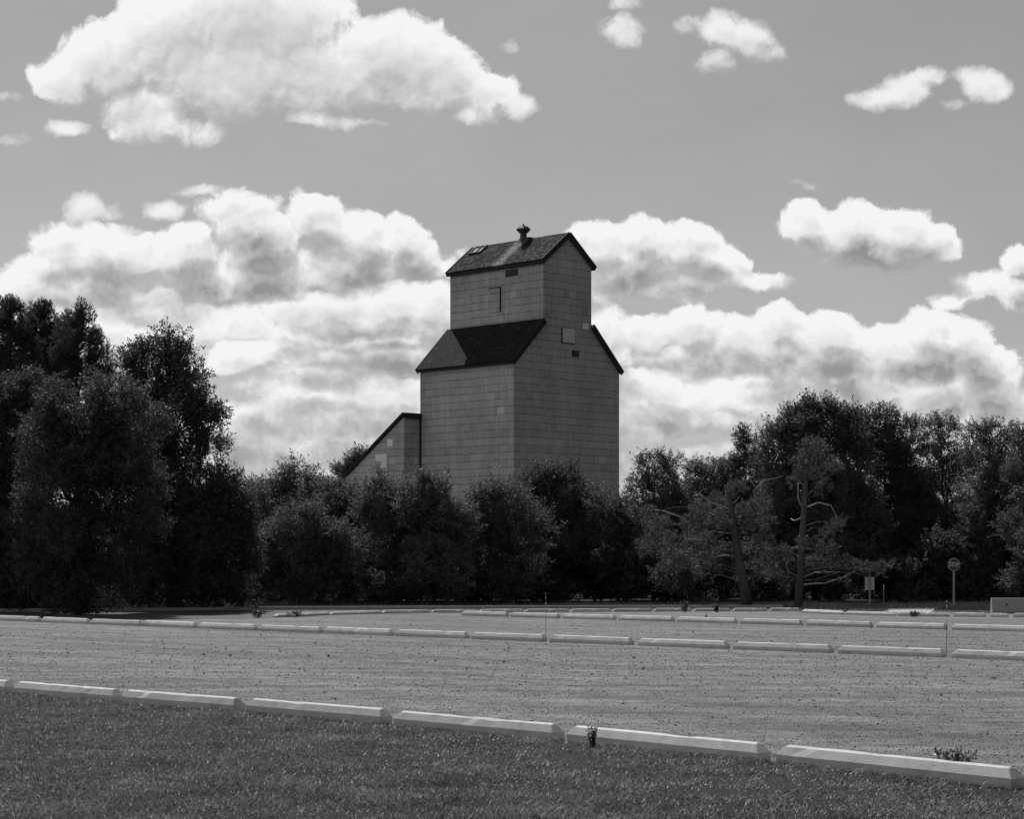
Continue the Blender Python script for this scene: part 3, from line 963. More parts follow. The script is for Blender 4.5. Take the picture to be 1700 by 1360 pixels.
rod(906, 1062, 985, 'thin upright marker rod in the middle of the lot before the shrubs', .0065)
rod(1571.5, 1091, 997, 'thin upright marker rod at the right, below the stop sign', .007)
P = gp(1471, 1007); m_ = MB(); m_.tube([(0, 0, 0), (0, 0, .85)], [.018, .015], 6)
o = m_.build('thin_post', M['steel'], None, True); o.location = (P.x, P.y + .5, 0)
tag(o, 'thin bare stake in the dark between the notice sign and the stop sign', 'post')


# ------------------------------------------------------------------ foliage
def unit(a): return a / np.maximum(np.linalg.norm(a, axis=-1, keepdims=True), 1e-6)


def leaf_quads(C, A, ln, wd, rs, face=None):        # diamond leaves at C, long axis A, blades turned roughly towards face
    n = len(C)
    A = unit(A)
    q_ = rs.normal(size=(n, 3))
    if face is not None: q_ = face + q_ * .45
    B = unit(np.cross(A, q_))
    N = np.cross(A, B)
    l = (ln * rs.uniform(.65, 1.25, n))[:, None]; w_ = (wd * rs.uniform(.65, 1.25, n))[:, None]
    V = np.empty((n, 4, 3))
    V[:, 0] = C
    V[:, 1] = C + A * l * .5 + B * w_ * .5 + N * l * .10
    V[:, 2] = C + A * l
    V[:, 3] = C + A * l * .5 - B * w_ * .5 + N * l * .10
    return V.reshape(-1, 3), np.arange(4 * n).reshape(-1, 4)


def spray_leaves(puffs, rs, dens=1.0, per=24, ln=.105, wd=.052, reach=.55, up=.5, flat=1.0):
    """leafy twigs bunched into lobes round each puff (x, y, z, r)"""
    cs, ax, fc = [], [], []
    for (x, y, z, r) in puffs:
        c = np.array((x, y, z))
        m = int(rs.integers(7, 11)) if r > .28 else 0
        dirs = unit(rs.normal(size=(m, 3)) * (1, 1, .9) + (0, 0, .15))
        lobes = [(c, r * .62)] + [(c + d * r * rs.uniform(.55, .80), r * rs.uniform(.28, .46)) for d in dirs]
        for lc, lr in lobes:
            n = max(4, int(dens * 150 * lr * lr * 1.35)) if r > .28 else 2
            d = unit(rs.normal(size=(n, 3)))
            cs.append(lc + d * (lr * rs.uniform(.25, 1.0, n) ** .6)[:, None] * (1, 1, flat))
            out = unit(cs[-1] - c)
            fc.append(unit(out * .7 + d * .5 + np.array((0, 0, .7))))
            ax.append(unit(out * .7 + d * .4 + np.array((0, 0, up)) + rs.normal(size=(n, 3)) * .35))
    cs = np.concatenate(cs); ax = np.concatenate(ax); fc = np.concatenate(fc)
    n = len(cs)
    t = rs.uniform(0, 1, (n, per, 1))
    tl = (reach * rs.uniform(.5, 1.2, n))[:, None, None]
    side = rs.normal(size=(n, per, 3)) * (.085 * (1.15 - t))
    P_ = cs[:, None] + ax[:, None] * t * tl + side
    la = ax[:, None] * .6 + rs.normal(size=(n, per, 3)) * .75
    return leaf_quads(P_.reshape(-1, 3), la.reshape(-1, 3), ln, wd, rs, np.repeat(fc, per, axis=0))


def world_puffs(puffs, Y, rs, deep=.8):
    res = []
    for (px, py, r) in puffs:
        y = Y + rs.uniform(-1, 1) * r / FPX * Y * deep
        p = at(px, py, y)
        rr = r / FPX * y
        res.append((p.x, p.y, max(p.z, rr * .45), rr))
    return res


def limb(mb, a, b, r0, r1, rs, wob=.06, n=6):
    a = np.array(a, float); b = np.array(b, float)
    L = np.linalg.norm(b - a)
    pts = []
    for i in range(n + 1):
        t = i / n
        p = a + (b - a) * t
        if 0 < i < n: p = p + rs.normal(size=3) * wob * L * .5
        p[2] += math.sin(t * math.pi) * L * .06
        pts.append(p)
    mb.tube(pts, [r0 + (r1 - r0) * (i / n) ** .8 for i in range(n + 1)], 7)


def leafy_tree(name, label, cat, Y, base, puffs, mat, group, seed, trunk=.16, dens=1.0, **kw):
    rs = np.random.default_rng(seed)
    if group == MIDG: puffs = [(x, y, r * (1.0 if y < 832 else 1.32)) for x, y, r in puffs]
    lift = {MIDG: 9, RIGHT: 8}.get(group, 3)
    puffs = [(x, y + (lift if y < 840 else 0), r) for x, y, r in puffs]
    tops = sorted(puffs, key=lambda q_: q_[1] - q_[2])[:max(3, len(puffs) // 2)]       # loose sprigs standing out of the crown
    puffs = list(puffs) + [(x + rs.uniform(-1, 1) * r, y - r * rs.uniform(.6, 1.1), rs.uniform(5, 8)) for x, y, r in tops for _ in range(5)]
    if group == RIGHT: puffs = [(x, y, r * (1.08 if y < 760 else 1.18)) for x, y, r in puffs]
    bx = (base - CX) / FPX * Y
    o = empty(name, (bx, Y, 0))
    tag(o, label, cat, group)
    wp = world_puffs(puffs, Y, rs)
    wp = [(x - bx, y - Y, z, r) for x, y, z, r in wp]
    V, F = spray_leaves(wp, rs, dens, **kw)
    V[:, 2] = np.maximum(V[:, 2], .02)
    np_obj('crown', V, F, mat, o)
    zs = sorted(wp, key=lambda q: q[2])
    fork = np.array((rs.uniform(-.1, .1), rs.uniform(-.1, .1), max(.5, zs[len(zs) // 4][2] * .6)))
    mb_ = MB()
    limb(mb_, (0, 0, -.1), fork, trunk, trunk * .8, rs, .02)
    mb_.build('trunk', M['bark'], o, True)
    for (x, y, z, r) in wp:
        if z > fork[2] and r > .28:
            m2 = MB()
            limb(m2, fork * (.9 + .1 * rs.uniform()), (x, y, z + r * .4), trunk * rs.uniform(.3, .5), .012, rs, .07)
            for _ in range(3):
                d = unit(rs.normal(size=3) + (0, 0, .4))
                limb(m2, (x, y, z), np.array((x, y, z)) + d * r * 1.0, .022, .006, rs, .08, 4)
            m2.build('limb', M['bark'], o, True)
    return o


TG = 'leafy trees round the lot'
LEFT = 'trees in the dark clump at left'
MIDG = 'bushy trees below the tower'
RIGHT = 'trees in the wood at right'

leafy_tree('broadleaf_tree', 'tall dark leafy tree at left, its rounded top standing highest right of the pines', 'tree', 74, 285,
           [(240, 592, 26), (283, 580, 30), (308, 598, 24), (255, 635, 46), (308, 648, 44), (222, 600, 16), (335, 690, 30), (290, 715, 58), (345, 742, 26), (235, 715, 50),
            (330, 800, 46), (262, 800, 40), (372, 820, 36), (385, 890, 36), (340, 890, 55), (270, 895, 60), (378, 960, 36), (300, 965, 50), (398, 860, 24), (405, 920, 30), (400, 980, 28), (392, 835, 20), (215, 900, 50), (225, 970, 44), (330, 855, 50), (270, 850, 40), (250, 950, 50), (345, 985, 34), (280, 780, 26)],
           M['leaf_d'], LEFT, 1, .22, dens=1.15)
leafy_tree('broadleaf_tree', 'broad dark tree at left whose skirt hangs to the ground before the road', 'tree', 67, 130,
           [(140, 690, 42), (100, 690, 38), (190, 680, 38), (70, 735, 38), (150, 755, 66), (215, 730, 34), (90, 800, 58), (190, 820, 66), (165, 790, 55), (215, 775, 44), (180, 765, 50), (110, 880, 62), (185, 895, 58), (130, 960, 52),
            (115, 1000, 30), (150, 1002, 30), (130, 1008, 26), (60, 860, 44), (235, 800, 40), (240, 860, 44), (60, 940, 44), (210, 960, 40), (95, 655, 22), (165, 650, 24), (215, 668, 26), (255, 700, 26)], M['leaf_d'], LEFT, 2, .14, dens=1.1, ln=.095, wd=.045)
leafy_tree('broadleaf_tree', 'dark leafy tree cut off by the left edge, below the pine tops', 'tree', 71, 5,
           [(20, 665, 40), (-30, 680, 46), (48, 645, 22), (10, 740, 58), (-25, 820, 66), (45, 825, 55), (0, 900, 66), (60, 915, 58), (20, 965, 48), (-60, 760, 56), (50, 975, 40), (-30, 970, 50), (75, 700, 30)],
           M['leaf_d'], LEFT, 3, .2, dens=1.1)
leafy_tree('shrub_tree', 'slim pale leafed bush at the right foot of the dark clump', 'tree', 94, 432,
           [(424, 812, 16), (440, 845, 34), (415, 890, 34), (450, 925, 42), (420, 950, 40)], M['leaf_b'], MIDG, 4, .08)
leafy_tree('shrub_tree', 'bushy tree with a spiky pointed top between the dark clump and the tower', 'tree', 92, 495,
           [(488, 780, 19), (466, 800, 16), (518, 806, 20), (545, 822, 20), (440, 822, 20), (500, 845, 40), (538, 855, 34), (470, 895, 40), (520, 920, 44)], M['leaf_b'], MIDG, 5, .1, reach=.75)
leafy_tree('bush', 'rounded pale bush standing in front of the spiky topped tree', 'bush', 84, 505,
           [(505, 880, 32), (470, 912, 34), (540, 905, 32), (500, 950, 46), (545, 960, 38), (455, 962, 36), (430, 930, 26), (575, 920, 26)], M['leaf_b'], MIDG, 6, .08, ln=.09)
leafy_tree('shrub_tree', 'dark bushy tree in front of the low end of the lean-to roof', 'tree', 90, 580,
           [(560, 812, 18), (592, 838, 26), (555, 845, 28), (600, 880, 40), (570, 925, 44)], M['leaf_b'], MIDG, 7, .1)
leafy_tree('shrub_tree', 'wide pale bushy tree below the patched lean-to wall', 'tree', 87, 655,
           [(622, 812, 16), (660, 818, 20), (640, 845, 40), (688, 850, 34), (650, 905, 46), (700, 905, 42)], M['leaf_c'], MIDG, 8, .1, ln=.095)
leafy_tree('shrub_tree', 'pale bushy tree with a bright rounded top against the left wall of the tower', 'tree', 85, 722,
           [(703, 796, 15), (726, 812, 18), (715, 840, 32), (760, 872, 30), (678, 835, 24), (745, 862, 22), (738, 900, 36), (720, 950, 42)], M['leaf_c'], MIDG, 9, .1, ln=.1, wd=.055)
leafy_tree('shrub_tree', 'thin upright shrub behind the low edge of the lean-to roof', 'tree', 152, 588,
           [(592, 766, 9), (576, 788, 12), (604, 780, 10), (570, 830, 26)], M['leaf_b'], MIDG, 10, .06, reach=1.1, up=.9, ln=.18, wd=.07)
leafy_tree('shrub_tree', 'dark rounded tree in front of the right wall of the tower', 'tree', 92, 910,
           [(905, 785, 24), (938, 788, 24), (874, 804, 23), (964, 818, 27), (850, 838, 26), (985, 850, 28), (900, 850, 46), (950, 868, 42), (860, 870, 36), (920, 925, 52), (870, 945, 44)], M['leaf_a'], MIDG, 11, .12)
leafy_tree('shrub_tree', 'loose dark shrub with thin twigs before the corner of the tower', 'tree', 87, 815,
           [(806, 816, 13), (826, 818, 17), (842, 848, 28), (772, 885, 26), (868, 880, 30), (800, 860, 28), (782, 850, 9), (810, 905, 42), (850, 945, 38)], M['leaf_b'], MIDG, 12, .08, dens=.85, reach=.8)
leafy_tree('shrub_tree', 'low black shrub filling the corner between the tower and the right-hand trees', 'tree', 90, 1025,
           [(1000, 848, 20), (1030, 860, 22), (1000, 900, 38), (1050, 890, 30), (1020, 945, 44)], M['leaf_a'], MIDG, 13, .09)
leafy_tree('broadleaf_tree', 'open leafy tree just right of the tower with sky between its leaves', 'tree', 97, 1085,
           [(1080, 770, 20), (1110, 766, 15), (1060, 800, 20), (1100, 808, 28), (1050, 838, 18), (1120, 850, 36), (1080, 880, 38), (1110, 920, 44)], M['leaf_b'], RIGHT, 14, .12, dens=.8)
leafy_tree('broadleaf_tree', 'low leafy tree behind the leaning pine, its uneven top catching light', 'tree', 99, 1180,
           [(1158, 782, 18), (1185, 776, 16), (1206, 790, 20), (1170, 820, 34), (1220, 828, 32), (1180, 880, 44), (1150, 925, 48)], M['leaf_b'], RIGHT, 15, .12, dens=.85)
leafy_tree('broadleaf_tree', 'dark tree forming the left shoulder of the tallest tree at right', 'tree', 100, 1250,
           [(1240, 745, 19), (1262, 768, 28), (1225, 770, 18), (1270, 825, 42), (1250, 885, 48), (1235, 720, 10)], M['leaf_a'], RIGHT, 16, .14)
leafy_tree('broadleaf_tree', 'tallest dark domed tree of the wood at right, behind the upright pine', 'tree', 94, 1355,
           [(1338, 684, 23), (1370, 676, 17), (1310, 700, 25), (1288, 722, 26), (1382, 706, 32), (1340, 738, 50), (1412, 700, 23), (1300, 768, 48), (1400, 758, 52), (1350, 825, 66),
            (1290, 855, 52), (1420, 835, 58), (1350, 915, 58)], M['leaf_a'], RIGHT, 17, .22)
leafy_tree('broadleaf_tree', 'dark tree with forked limbs showing, right of the tallest domed tree', 'tree', 97, 1475,
           [(1442, 692, 21), (1470, 692, 20), (1500, 702, 20), (1460, 738, 44), (1508, 738, 32), (1470, 805, 54), (1520, 805, 40), (1480, 885, 56), (1530, 905, 48)], M['leaf_a'], RIGHT, 18, .18, dens=.95)
leafy_tree('broadleaf_tree', 'thin crowned tree above the stop sign with bright sky holes', 'tree', 98, 1570,
           [(1550, 706, 17), (1576, 712, 17), (1560, 748, 30), (1592, 760, 26), (1570, 815, 40), (1560, 885, 46), (1605, 895, 42)], M['leaf_b'], RIGHT, 19, .14, dens=.7)
leafy_tree('broadleaf_tree', 'leafy tree behind the concrete barrier, level topped', 'tree', 93, 1645,
           [(1620, 718, 16), (1646, 716, 19), (1676, 718, 16), (1640, 758, 36), (1680, 768, 32), (1650, 825, 48), (1640, 895, 52), (1692, 895, 48)], M['leaf_b'], RIGHT, 20, .15, dens=.85)
leafy_tree('broadleaf_tree', 'dark leafy tree cut off by the right edge', 'tree', 89, 1722,
           [(1700, 724, 16), (1735, 740, 38), (1720, 800, 48), (1715, 880, 58), (1722, 945, 54)], M['leaf_a'], RIGHT, 21, .15)

# the undergrowth below and behind the trees reads as one dark mass
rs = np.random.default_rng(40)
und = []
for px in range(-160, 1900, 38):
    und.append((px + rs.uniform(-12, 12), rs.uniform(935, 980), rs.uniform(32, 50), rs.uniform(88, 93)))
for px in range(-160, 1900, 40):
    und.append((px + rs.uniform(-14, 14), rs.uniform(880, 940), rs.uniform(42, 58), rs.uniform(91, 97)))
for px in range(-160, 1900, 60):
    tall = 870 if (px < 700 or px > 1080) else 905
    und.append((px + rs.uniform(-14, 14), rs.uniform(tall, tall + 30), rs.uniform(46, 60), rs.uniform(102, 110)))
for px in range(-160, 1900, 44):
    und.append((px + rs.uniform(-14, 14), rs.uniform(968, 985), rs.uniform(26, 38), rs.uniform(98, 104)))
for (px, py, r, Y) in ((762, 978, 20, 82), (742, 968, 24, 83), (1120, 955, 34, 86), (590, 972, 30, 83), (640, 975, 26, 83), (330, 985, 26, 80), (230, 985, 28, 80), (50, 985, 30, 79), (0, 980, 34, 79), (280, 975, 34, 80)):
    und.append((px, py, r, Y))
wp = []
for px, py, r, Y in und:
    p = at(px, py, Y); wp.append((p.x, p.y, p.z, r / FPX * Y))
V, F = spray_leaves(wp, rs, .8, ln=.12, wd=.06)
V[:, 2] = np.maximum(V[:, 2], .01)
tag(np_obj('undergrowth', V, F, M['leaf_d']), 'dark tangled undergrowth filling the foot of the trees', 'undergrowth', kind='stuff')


# ------------------------------------------------------------------ pines
def needle_tufts(cent, axes, per, ln, wd, rs):
    n = len(cent)
    t = rs.uniform(0, 1, (n, per, 1))
    P_ = cent[:, None] + axes[:, None] * t * .16
    d = unit(axes[:, None] * .75 + rs.normal(size=(n, per, 3)) * .55)
    P_ = P_.reshape(-1, 3); d = d.reshape(-1, 3)
    m = len(P_)
    B = unit(np.cross(d, rs.normal(size=(m, 3)))) * wd * .5
    l = (ln * rs.uniform(.7, 1.2, m))[:, None]
    V = np.empty((m, 3, 3))
    V[:, 0] = P_ - B; V[:, 1] = P_ + B; V[:, 2] = P_ + d * l
    return V.reshape(-1, 3), np.arange(3 * m).reshape(-1, 3)


def needle_crown(puffs, rs, dens=1.0, per=26, ln=.13, wd=.018, up=.5, flat=.75):
    cs, ax = [], []
    for x, y, z, r in puffs:
        n = max(8, int(dens * 230 * r * r))
        d = unit(rs.normal(size=(n, 3)))
        c = np.array((x, y, z))
        cs.append(c + d * (r * rs.uniform(.15, 1, n) ** .55)[:, None] * (1, 1, flat))
        ax.append(unit(d * .8 + (0, 0, up) + rs.normal(size=(n, 3)) * .3))
    return needle_tufts(np.concatenate(cs), np.concatenate(ax), per, ln, wd, rs)


def px_path(pts, Y, rs, deep=.0):
    k = rs.uniform(-1, 1) * deep
    return [at(x, y, Y + k * i / max(1, len(pts) - 1)) for i, (x, y) in enumerate(pts)]


def open_pine(label, Y, trunk_px, widths, bare, puffs, seed):
    rs = np.random.default_rng(seed)
    base = at(trunk_px[0][0], trunk_px[0][1], Y); base.z = 0
    o = empty('pine_tree', base)
    tag(o, label, 'pine tree', 'open pines at the edge of the lot')
    loc = lambda P: Vector(P) - base
    pts = [loc(at(x, y, Y)) for x, y in trunk_px]
    pts[0].z = -.1
    mb_ = MB(); mb_.tube(pts, [w_ / FPX * Y / 2 for w_ in widths], 10)
    mb_.build('trunk', M['pine_bark'], o, True)
    for path in bare:
        P_ = [loc(q) for q in px_path(path, Y, rs, .9)]
        P_ = [P_[0]] + [q + Vector(rs.normal(size=3) * .02) for q in P_[1:]]
        m2 = MB(); m2.tube(P_, [0.034 - .022 * i / (len(P_) - 1) for i in range(len(P_))], 6)
        m2.build('branch', M['branch'], o, True)
    wp = []
    zt = [(p.z, p) for p in pts]
    for (px, py, r) in puffs:
        dy = rs.uniform(-1, 1) * min(1.6, .5 + abs(px - 0.5 * (trunk_px[0][0] + trunk_px[-1][0])) / FPX * Y * .6)
        q = loc(at(px, py, Y + dy)); rr = r / FPX * Y
        wp.append((q.x, q.y, q.z, rr))
        tz = min(max(q.z - .25, .6), pts[-1].z - .1)      # nearest trunk height
        for a, b in zip(pts[:-1], pts[1:]):
            if a.z <= tz <= b.z:
                f = (tz - a.z) / max(1e-4, b.z - a.z); s_ = a.lerp(b, f); break
        else:
            s_ = pts[-1]
        m2 = MB(); limb(m2, s_, (q.x, q.y, q.z), .030, .010, rs, .05, 6)
        m2.build('branch', M['pine_bark'], o, True)
    V, F = needle_crown([(x, y, z, r * .86) for x, y, z, r in wp], rs, 1.7)
    np_obj('needles', V, F, M['needle'], o)
    return o


open_pine('leaning open pine with bare pale branches, left one of two at the lot edge', 80,
          [(1241, 1008), (1234, 965), (1224, 915), (1217, 865), (1212, 835), (1204, 805)], [20, 16, 14, 11, 8, 4],
          [[(1212, 846), (1180, 834), (1158, 818)], [(1140, 862), (1100, 848), (1068, 845)], [(1214, 838), (1222, 832), (1229, 824)], [(1215, 850), (1228, 841), (1244, 843)],
           [(1217, 886), (1190, 882), (1168, 882)], [(1220, 903), (1175, 898), (1138, 895)], [(1224, 926), (1202, 923), (1184, 927)], [(1250, 817), (1268, 798), (1296, 792)]],
          [(1100, 870, 20), (1080, 850, 12), (1085, 895, 16), (1070, 915, 13), (1120, 900, 20), (1150, 870, 22), (1150, 905, 20), (1180, 900, 20), (1130, 938, 16), (1180, 945, 16), (1195, 868, 18),
           (1240, 850, 20), (1262, 838, 18), (1250, 880, 20), (1190, 830, 18), (1222, 812, 18), (1160, 845, 18), (1268, 900, 18), (1110, 925, 16), (1160, 955, 12), (1250, 940, 14), (1272, 955, 14),
           (1060, 905, 10), (1275, 870, 14)], 61)
open_pine('upright open pine with a tufted top, right of the leaning pine', 79,
          [(1325, 1008), (1328, 960), (1331, 910), (1334, 860), (1337, 810), (1341, 770), (1346, 742)], [15, 12.5, 11, 9.5, 8, 6, 3],
          [[(1333, 846), (1326, 828), (1326, 802)], [(1331, 860), (1320, 864), (1313, 861)], [(1336, 844), (1360, 835), (1380, 840), (1391, 860)], [(1327, 958), (1308, 950), (1306, 938), (1309, 928)],
           [(1329, 961), (1352, 952), (1396, 951)], [(1329, 971), (1368, 969), (1400, 960), (1420, 948)], [(1331, 912), (1352, 911), (1370, 920)], [(1330, 913), (1320, 911), (1311, 907)],
           [(1332, 893), (1326, 889)], [(1333, 892), (1340, 889)], [(1331, 930), (1346, 925), (1356, 928)]],
          [(1350, 742, 22), (1345, 760, 20), (1328, 768, 17), (1370, 755, 19), (1386, 775, 15), (1360, 788, 20), (1330, 790, 13), (1318, 800, 11), (1366, 812, 15), (1386, 875, 16), (1375, 888, 12),
           (1396, 865, 10), (1350, 905, 17), (1375, 915, 19), (1330, 902, 11), (1300, 915, 17), (1290, 935, 17), (1310, 938, 15), (1366, 938, 17), (1396, 935, 17), (1422, 940, 13), (1346, 935, 15),
           (1442, 945, 15), (1466, 942, 12), (1486, 938, 8), (1460, 955, 8), (1400, 963, 10), (1280, 955, 12), (1275, 925, 12), (1305, 960, 10)], 62)


def dense_pine(label, Y, px, top, half, seed):
    rs = np.random.default_rng(seed)
    b = at(px, HY, Y); bx = b.x
    o = empty('pine_tree', (bx, Y, 0))
    tag(o, label, 'pine tree', 'dark pines at left')
    ht = at(px, top, Y).z
    mb_ = MB(); mb_.tube([(0, 0, -.1), (.05, 0, ht * .5), (0, 0, ht - .3)], [.2, .14, .03], 8)
    mb_.build('trunk', M['bark'], o, True)
    wp, br = [], MB()

    def candle(x, y, zz, s_):
        wp.extend([(x, y, zz, .15 * s_), (x + rs.normal() * .02, y, zz + .17 * s_, .135 * s_), (x + rs.normal() * .03, y, zz + .33 * s_, .10 * s_)])
    candle(0, 0, ht - .42, 1.1); candle(.16, .05, ht - .65, 1); candle(-.17, .02, ht - .70, 1)
    z = ht - .62
    while z > ht - 7.8:
        dd = ht - z
        rad = min(half / FPX * Y, .20 + dd * .60)
        for k in range(int(4 + rad * 5)):
            a = rs.uniform(0, 6.28); q = rad * rs.uniform(.35, 1.05)
            x, y = math.cos(a) * q, math.sin(a) * q
            zz = z + rs.uniform(-.15, .25)
            for _ in range(int(rs.integers(2, 4))):
                candle(x + rs.normal() * .17, y + rs.normal() * .17, zz + rs.normal() * .12, rs.uniform(.85, 1.3))
            if rs.uniform() < .55: wp.append((x * .75, y * .75, zz - .1, .26))
            limb(br, (0, 0, zz - .25), (x, y, zz), .03, .012, rs, .04, 4)
        z -= rs.uniform(.36, .5)
    br.build('branches', M['bark'], o, True)
    V, F = needle_crown(wp, rs, 1.3, per=15, ln=.11, wd=.020, up=.9, flat=1.0)
    np_obj('needles', V, F, M['needle_dark'], o)


dense_pine('dark pine at the left edge, highest of the three pine tops', 84, 16, 494, 60, 71)
dense_pine('dark pine in the middle of the three close pine tops at left', 86, 72, 500, 60, 72)
dense_pine('dark pine with a ragged right side, rightmost of the pine tops at left', 84, 128, 508, 70, 73)


# ------------------------------------------------------------------ weeds
def weed(label, P, h, spread, stems, seed, mat, leaf=.05):
    rs = np.random.default_rng(seed)
    o = empty('weed', (P.x, P.y, 0))
    tag(o, label, 'weed', 'weeds among the parking stops')
    st = MB(); C_, A_ = [], []
    for i in range(stems):
        a = rs.uniform(0, 6.28); q = spread * rs.uniform(.1, 1)
        tip = np.array((math.cos(a) * q, math.sin(a) * q * .6, h * rs.uniform(.55, 1.0)))
        b0 = np.array((tip[0] * .35, tip[1] * .35, -.01))
        mid = (b0 + tip) / 2 + (0, 0, h * .1)
        st.tube([b0, mid, tip], [.004, .003, .0015], 5)
        k = int(9 + h * 45)
        for t in rs.uniform(.15, 1, k):
            p = b0 * (1 - t) ** 2 + 2 * mid * t * (1 - t) + tip * t * t
            C_.append(p); A_.append(np.array((0, 0, .4)) + rs.normal(size=3) * .7)
    st.build('stem', M['weed'], o, True)
    V, F = leaf_quads(np.array(C_), np.array(A_), leaf, leaf * .5, rs)
    np_obj('leaves', V, F, mat, o)


weed('small dark upright weed growing against the front of a parking stop', gp(985, 1241.5), .19, .06, 10, 81, M['weed'], .030)
weed('leafy dark weed behind the right end of the nearest parking stop', gp(1578, 1279), .17, .24, 24, 82, M['weed'], .036)
weed('low dark weed at the left end of the far edging stops', gp(425, 1026), .26, .30, 10, 83, M['weed'], .08)
weed('low straggling weed in front of the far edging stops at left', gp(490, 1025), .18, .55, 14, 84, M['weed'], .08)
weed('sparse tall weed at the far edge below the leaning pine, left one of two', gp(1137, 1017), .40, .2, 7, 85, M['weed'], .08)
weed('sparse bushy weed at the far edge below the leaning pine, right one of two', gp(1190, 1017), .32, .22, 9, 86, M['weed'], .08)
weed('small weed between the bright stops near the stop sign', gp(1519, 1024.5), .20, .22, 10, 87, M['weed'], .07)
weed('tiny weed at the joint between two far parking stops', gp(1172, 1034), .22, .06, 5, 88, M['weed'], .06)

# dandelion seed heads in the lawn
for i, (px, py, lab) in enumerate(((1443, 1337, 'white dandelion seed head below the nearest stop, left one'), (1546, 1335, 'white dandelion seed head below the nearest stop, right one'), (908, 1322, 'white dandelion seed head in the lawn at the bottom middle'))):
    P = gp(px, py + 12)
    o = empty('dandelion', (P.x, P.y, 0)); tag(o, lab, 'dandelion', 'dandelions in the lawn')
    m2 = MB(); m2.tube([(0, 0, 0), (.004, 0, .05)], [.002, .0015], 5); m2.build('stem', M['weed'], o)
    rs = np.random.default_rng(90 + i)
    d = unit(rs.normal(size=(160, 3)))
    V, F = needle_tufts(np.tile((0.004, 0, .056), (160, 1)) + d * .004, d, 3, .011, .0016, rs)
    V = np.array((.004, 0, .056)) + (V - (.004, 0, .056)) * np.minimum(1, .014 / np.maximum(1e-6, np.linalg.norm(V - (.004, 0, .056), axis=1)))[:, None]
    np_obj('seed_head', V, F, M['fluff'], o)


# ------------------------------------------------------------------ lawn grass, verge grass, stones
def blades(P, h, w_, lean, rs):
    n = len(P)
    a = rs.uniform(0, 2 * np.pi, n)
    B = np.stack((np.cos(a), np.sin(a), np.zeros(n)), 1) * (w_ / 2)[:, None]
    a2 = rs.uniform(0, 2 * np.pi, n)
    T = np.stack((np.cos(a2) * lean, np.sin(a2) * lean, h), 1)
    V = np.empty((n, 3, 3))
    V[:, 0] = P - B; V[:, 1] = P + B; V[:, 2] = P + T
    return V.reshape(-1, 3), np.arange(3 * n).reshape(-1, 3)


rs = np.random.default_rng(100)
N = 1700000
Yg = 12.0 + (31 - 12.0) * rs.uniform(0, 1, N) ** 1.25
Xg = rs.uniform(-1, 1, N) * (Yg * .262 + 1.2)
q = beyond(Xg, Yg)
keep = (q < .0 - .015 * rs.uniform(0, 1, N))
near_edge = q > -.16
patch = np.array([mnoise.noise((x * .8, y * .8, 3.0)) + .7 * mnoise.noise((x * 3.1, y * 3.1, 9.0)) for x, y in zip(Xg[keep][::1], Yg[keep][::1])])
Xg, Yg, ne = Xg[keep], Yg[keep], near_edge[keep]
k2 = rs.uniform(0, 1, len(Xg)) < np.clip(.62 + .75 * patch, .06, 1)
k2 &= rs.uniform(0, 1, len(Xg)) < .62
Xg, Yg, ne, patch = Xg[k2], Yg[k2], ne[k2], patch[k2]
n = len(Xg)
hh = rs.uniform(.010, .026, n) * (1 + .35 * patch) * np.where(ne, 1.7, 1.0)
V, F = blades(np.stack((Xg, Yg, np.full(n, -.004)), 1), hh, rs.uniform(.004, .012, n), hh * rs.uniform(.5, 2.0, n), rs)
tag(np_obj('lawn_grass', V, F, M['grass']), 'short mown grass of the lawn in front of the parking stops', 'grass', kind='stuff')

# dry clippings caught along the stops
n = 420
k = rs.uniform(-7.5, 4.2, n)
Pc = np.array([tuple(edge_pt(a, -abs(rs.normal(0, .12)) - .02)) for a in k]); Pc[:, 2] = rs.uniform(.005, .035, n)
V, F = blades(Pc, rs.uniform(.002, .03, n), rs.uniform(.002, .004, n), rs.uniform(.03, .14, n), rs)
tag(np_obj('dry_clippings', V, F, M['straw']), 'pale dry grass clippings lying along the nearest parking stops', 'clippings', kind='stuff')

# rougher grass along the far verge and on the mounds
def mound(pts_px, h, label):
    P_ = [gp(x, y) for x, y in pts_px]
    c = sum(P_, Vector()) / len(P_)
    vs, fs, m = [], [], len(P_)
    for s_, z in ((1.0, .0), (.96, h * .55), (.88, h * .78), (.55, h * 1.0)):
        for p in P_: vs.append(c + (p - c) * s_ + Vector((0, 0, z)))
    vs.append(c + Vector((0, 0, h * 1.05)))
    for r in range(3):
        for i in range(m): fs.append((r * m + i, r * m + (i + 1) % m, (r + 1) * m + (i + 1) % m, (r + 1) * m + i))
    for i in range(m): fs.append((3 * m + i, 3 * m + (i + 1) % m, 4 * m))
    o = mesh_obj('grass_mound', vs, fs, M['mound'])
    bm = bmesh.new(); bm.from_mesh(o.data); bmesh.ops.recalc_face_normals(bm, faces=bm.faces); bm.to_mesh(o.data); bm.free()
    return tag(o, label, kind='structure'), c, P_


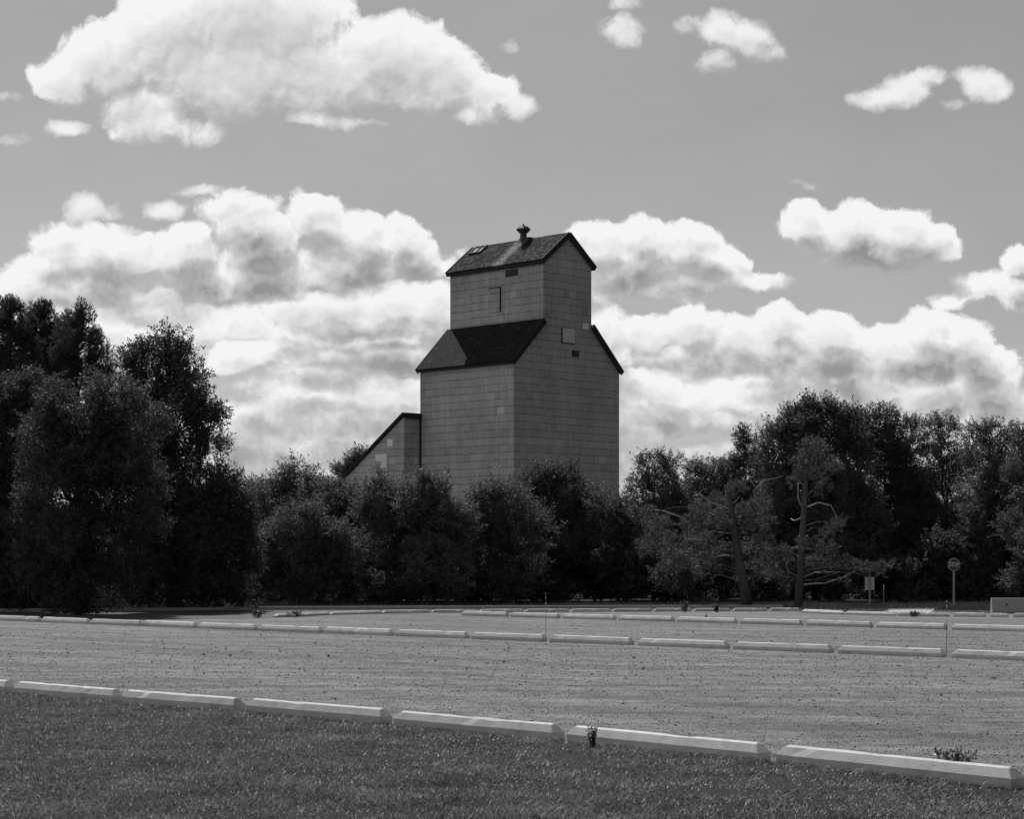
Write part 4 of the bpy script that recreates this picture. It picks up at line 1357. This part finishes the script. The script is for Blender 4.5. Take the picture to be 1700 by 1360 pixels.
mo = [mound([(1325, 1016.2), (1400, 1016.6), (1462, 1015.6), (1476, 1014.0), (1455, 1011.8), (1400, 1011.0), (1340, 1011.6), (1322, 1013.8)], .11, 'low grassy mound behind the bright stops'),
      mound([(1546, 1016.2), (1600, 1018.0), (1720, 1018.6), (1760, 1014.5), (1640, 1012.4), (1570, 1013.2)], .09, 'low grassy mound beside the concrete barrier')]
Ps = []
for o, c, P_ in mo:
    for _ in range(5000):
        i = rs.integers(0, len(P_)); t = rs.uniform()
        e = P_[i].lerp(P_[(i + 1) % len(P_)], t); f = math.sqrt(rs.uniform()) * .96
        z = float(o.data.vertices[len(P_)].co.z)
        Ps.append((c.x + (e.x - c.x) * f, c.y + (e.y - c.y) * f, z + .02 if f < .9 else z * .8))
Ps = np.array(Ps)
Nv = 60000
Yv = rs.uniform(76.5, 90, Nv)
Xv = rs.uniform(-.285, .285, Nv) * Yv
Pv = np.concatenate((Ps, np.stack((Xv, Yv, np.full(Nv, -.01)), 1)))
n = len(Pv)
hv = rs.uniform(.04, .14, n) * np.where(rs.uniform(0, 1, n) < .03, 2.2, 1.0)
V, F = blades(Pv, hv, rs.uniform(.012, .03, n), hv * rs.uniform(.2, .9, n), rs)
tag(np_obj('verge_grass', V, F, M['verge']), 'rough grass on the far verge and mounds', 'grass', kind='stuff')

# loose stones on the gravel
N = 150000
py = 1030 + (1345 - 1030) * rs.uniform(0, 1, N) ** 1.0
px = rs.uniform(-120, 1820, N)
Ys = FPX * EYE / (py - HY); Xs = (px - CX) / FPX * Ys
q = beyond(Xs, Ys)
cl = np.array([mnoise.noise((x * .5, y * 1.4, 1.0)) for x, y in zip(Xs, Ys)])
keep = (q > .19) & (rs.uniform(0, 1, N) < np.clip(.75 + .5 * cl, .35, 1))
Xs, Ys = Xs[keep], Ys[keep]
n = len(Xs)
size = np.clip(rs.lognormal(math.log(.0044), .45, n), .002, .026) * np.clip(Ys / 24, .8, 1.5)
O = np.array(((1, 0, 0), (-1, 0, 0), (0, 1, 0), (0, -1, 0), (0, 0, 1), (0, 0, -1)), float)
Fo = np.array(((0, 2, 4), (2, 1, 4), (1, 3, 4), (3, 0, 4), (2, 0, 5), (1, 2, 5), (3, 1, 5), (0, 3, 5)))
V = O[None] * size[:, None, None] * rs.uniform(.6, 1.3, (n, 6, 1)) + rs.normal(size=(n, 6, 3)) * (size * .22)[:, None, None]
ang = rs.uniform(0, 6.28, n); c_, s_ = np.cos(ang)[:, None], np.sin(ang)[:, None]
V = np.stack((V[..., 0] * c_ - V[..., 1] * s_, V[..., 0] * s_ + V[..., 1] * c_, V[..., 2] * .75), 2)
V += np.stack((Xs, Ys, size * .3), 1)[:, None]
F = (Fo[None] + (np.arange(n) * 6)[:, None, None]).reshape(-1, 3)
tag(np_obj('loose_stones', V.reshape(-1, 3), F, M['stone']), 'loose stones scattered over the gravel lot', 'stones', kind='stuff')

# leave the parent links in step with the transforms
bpy.context.view_layer.update()
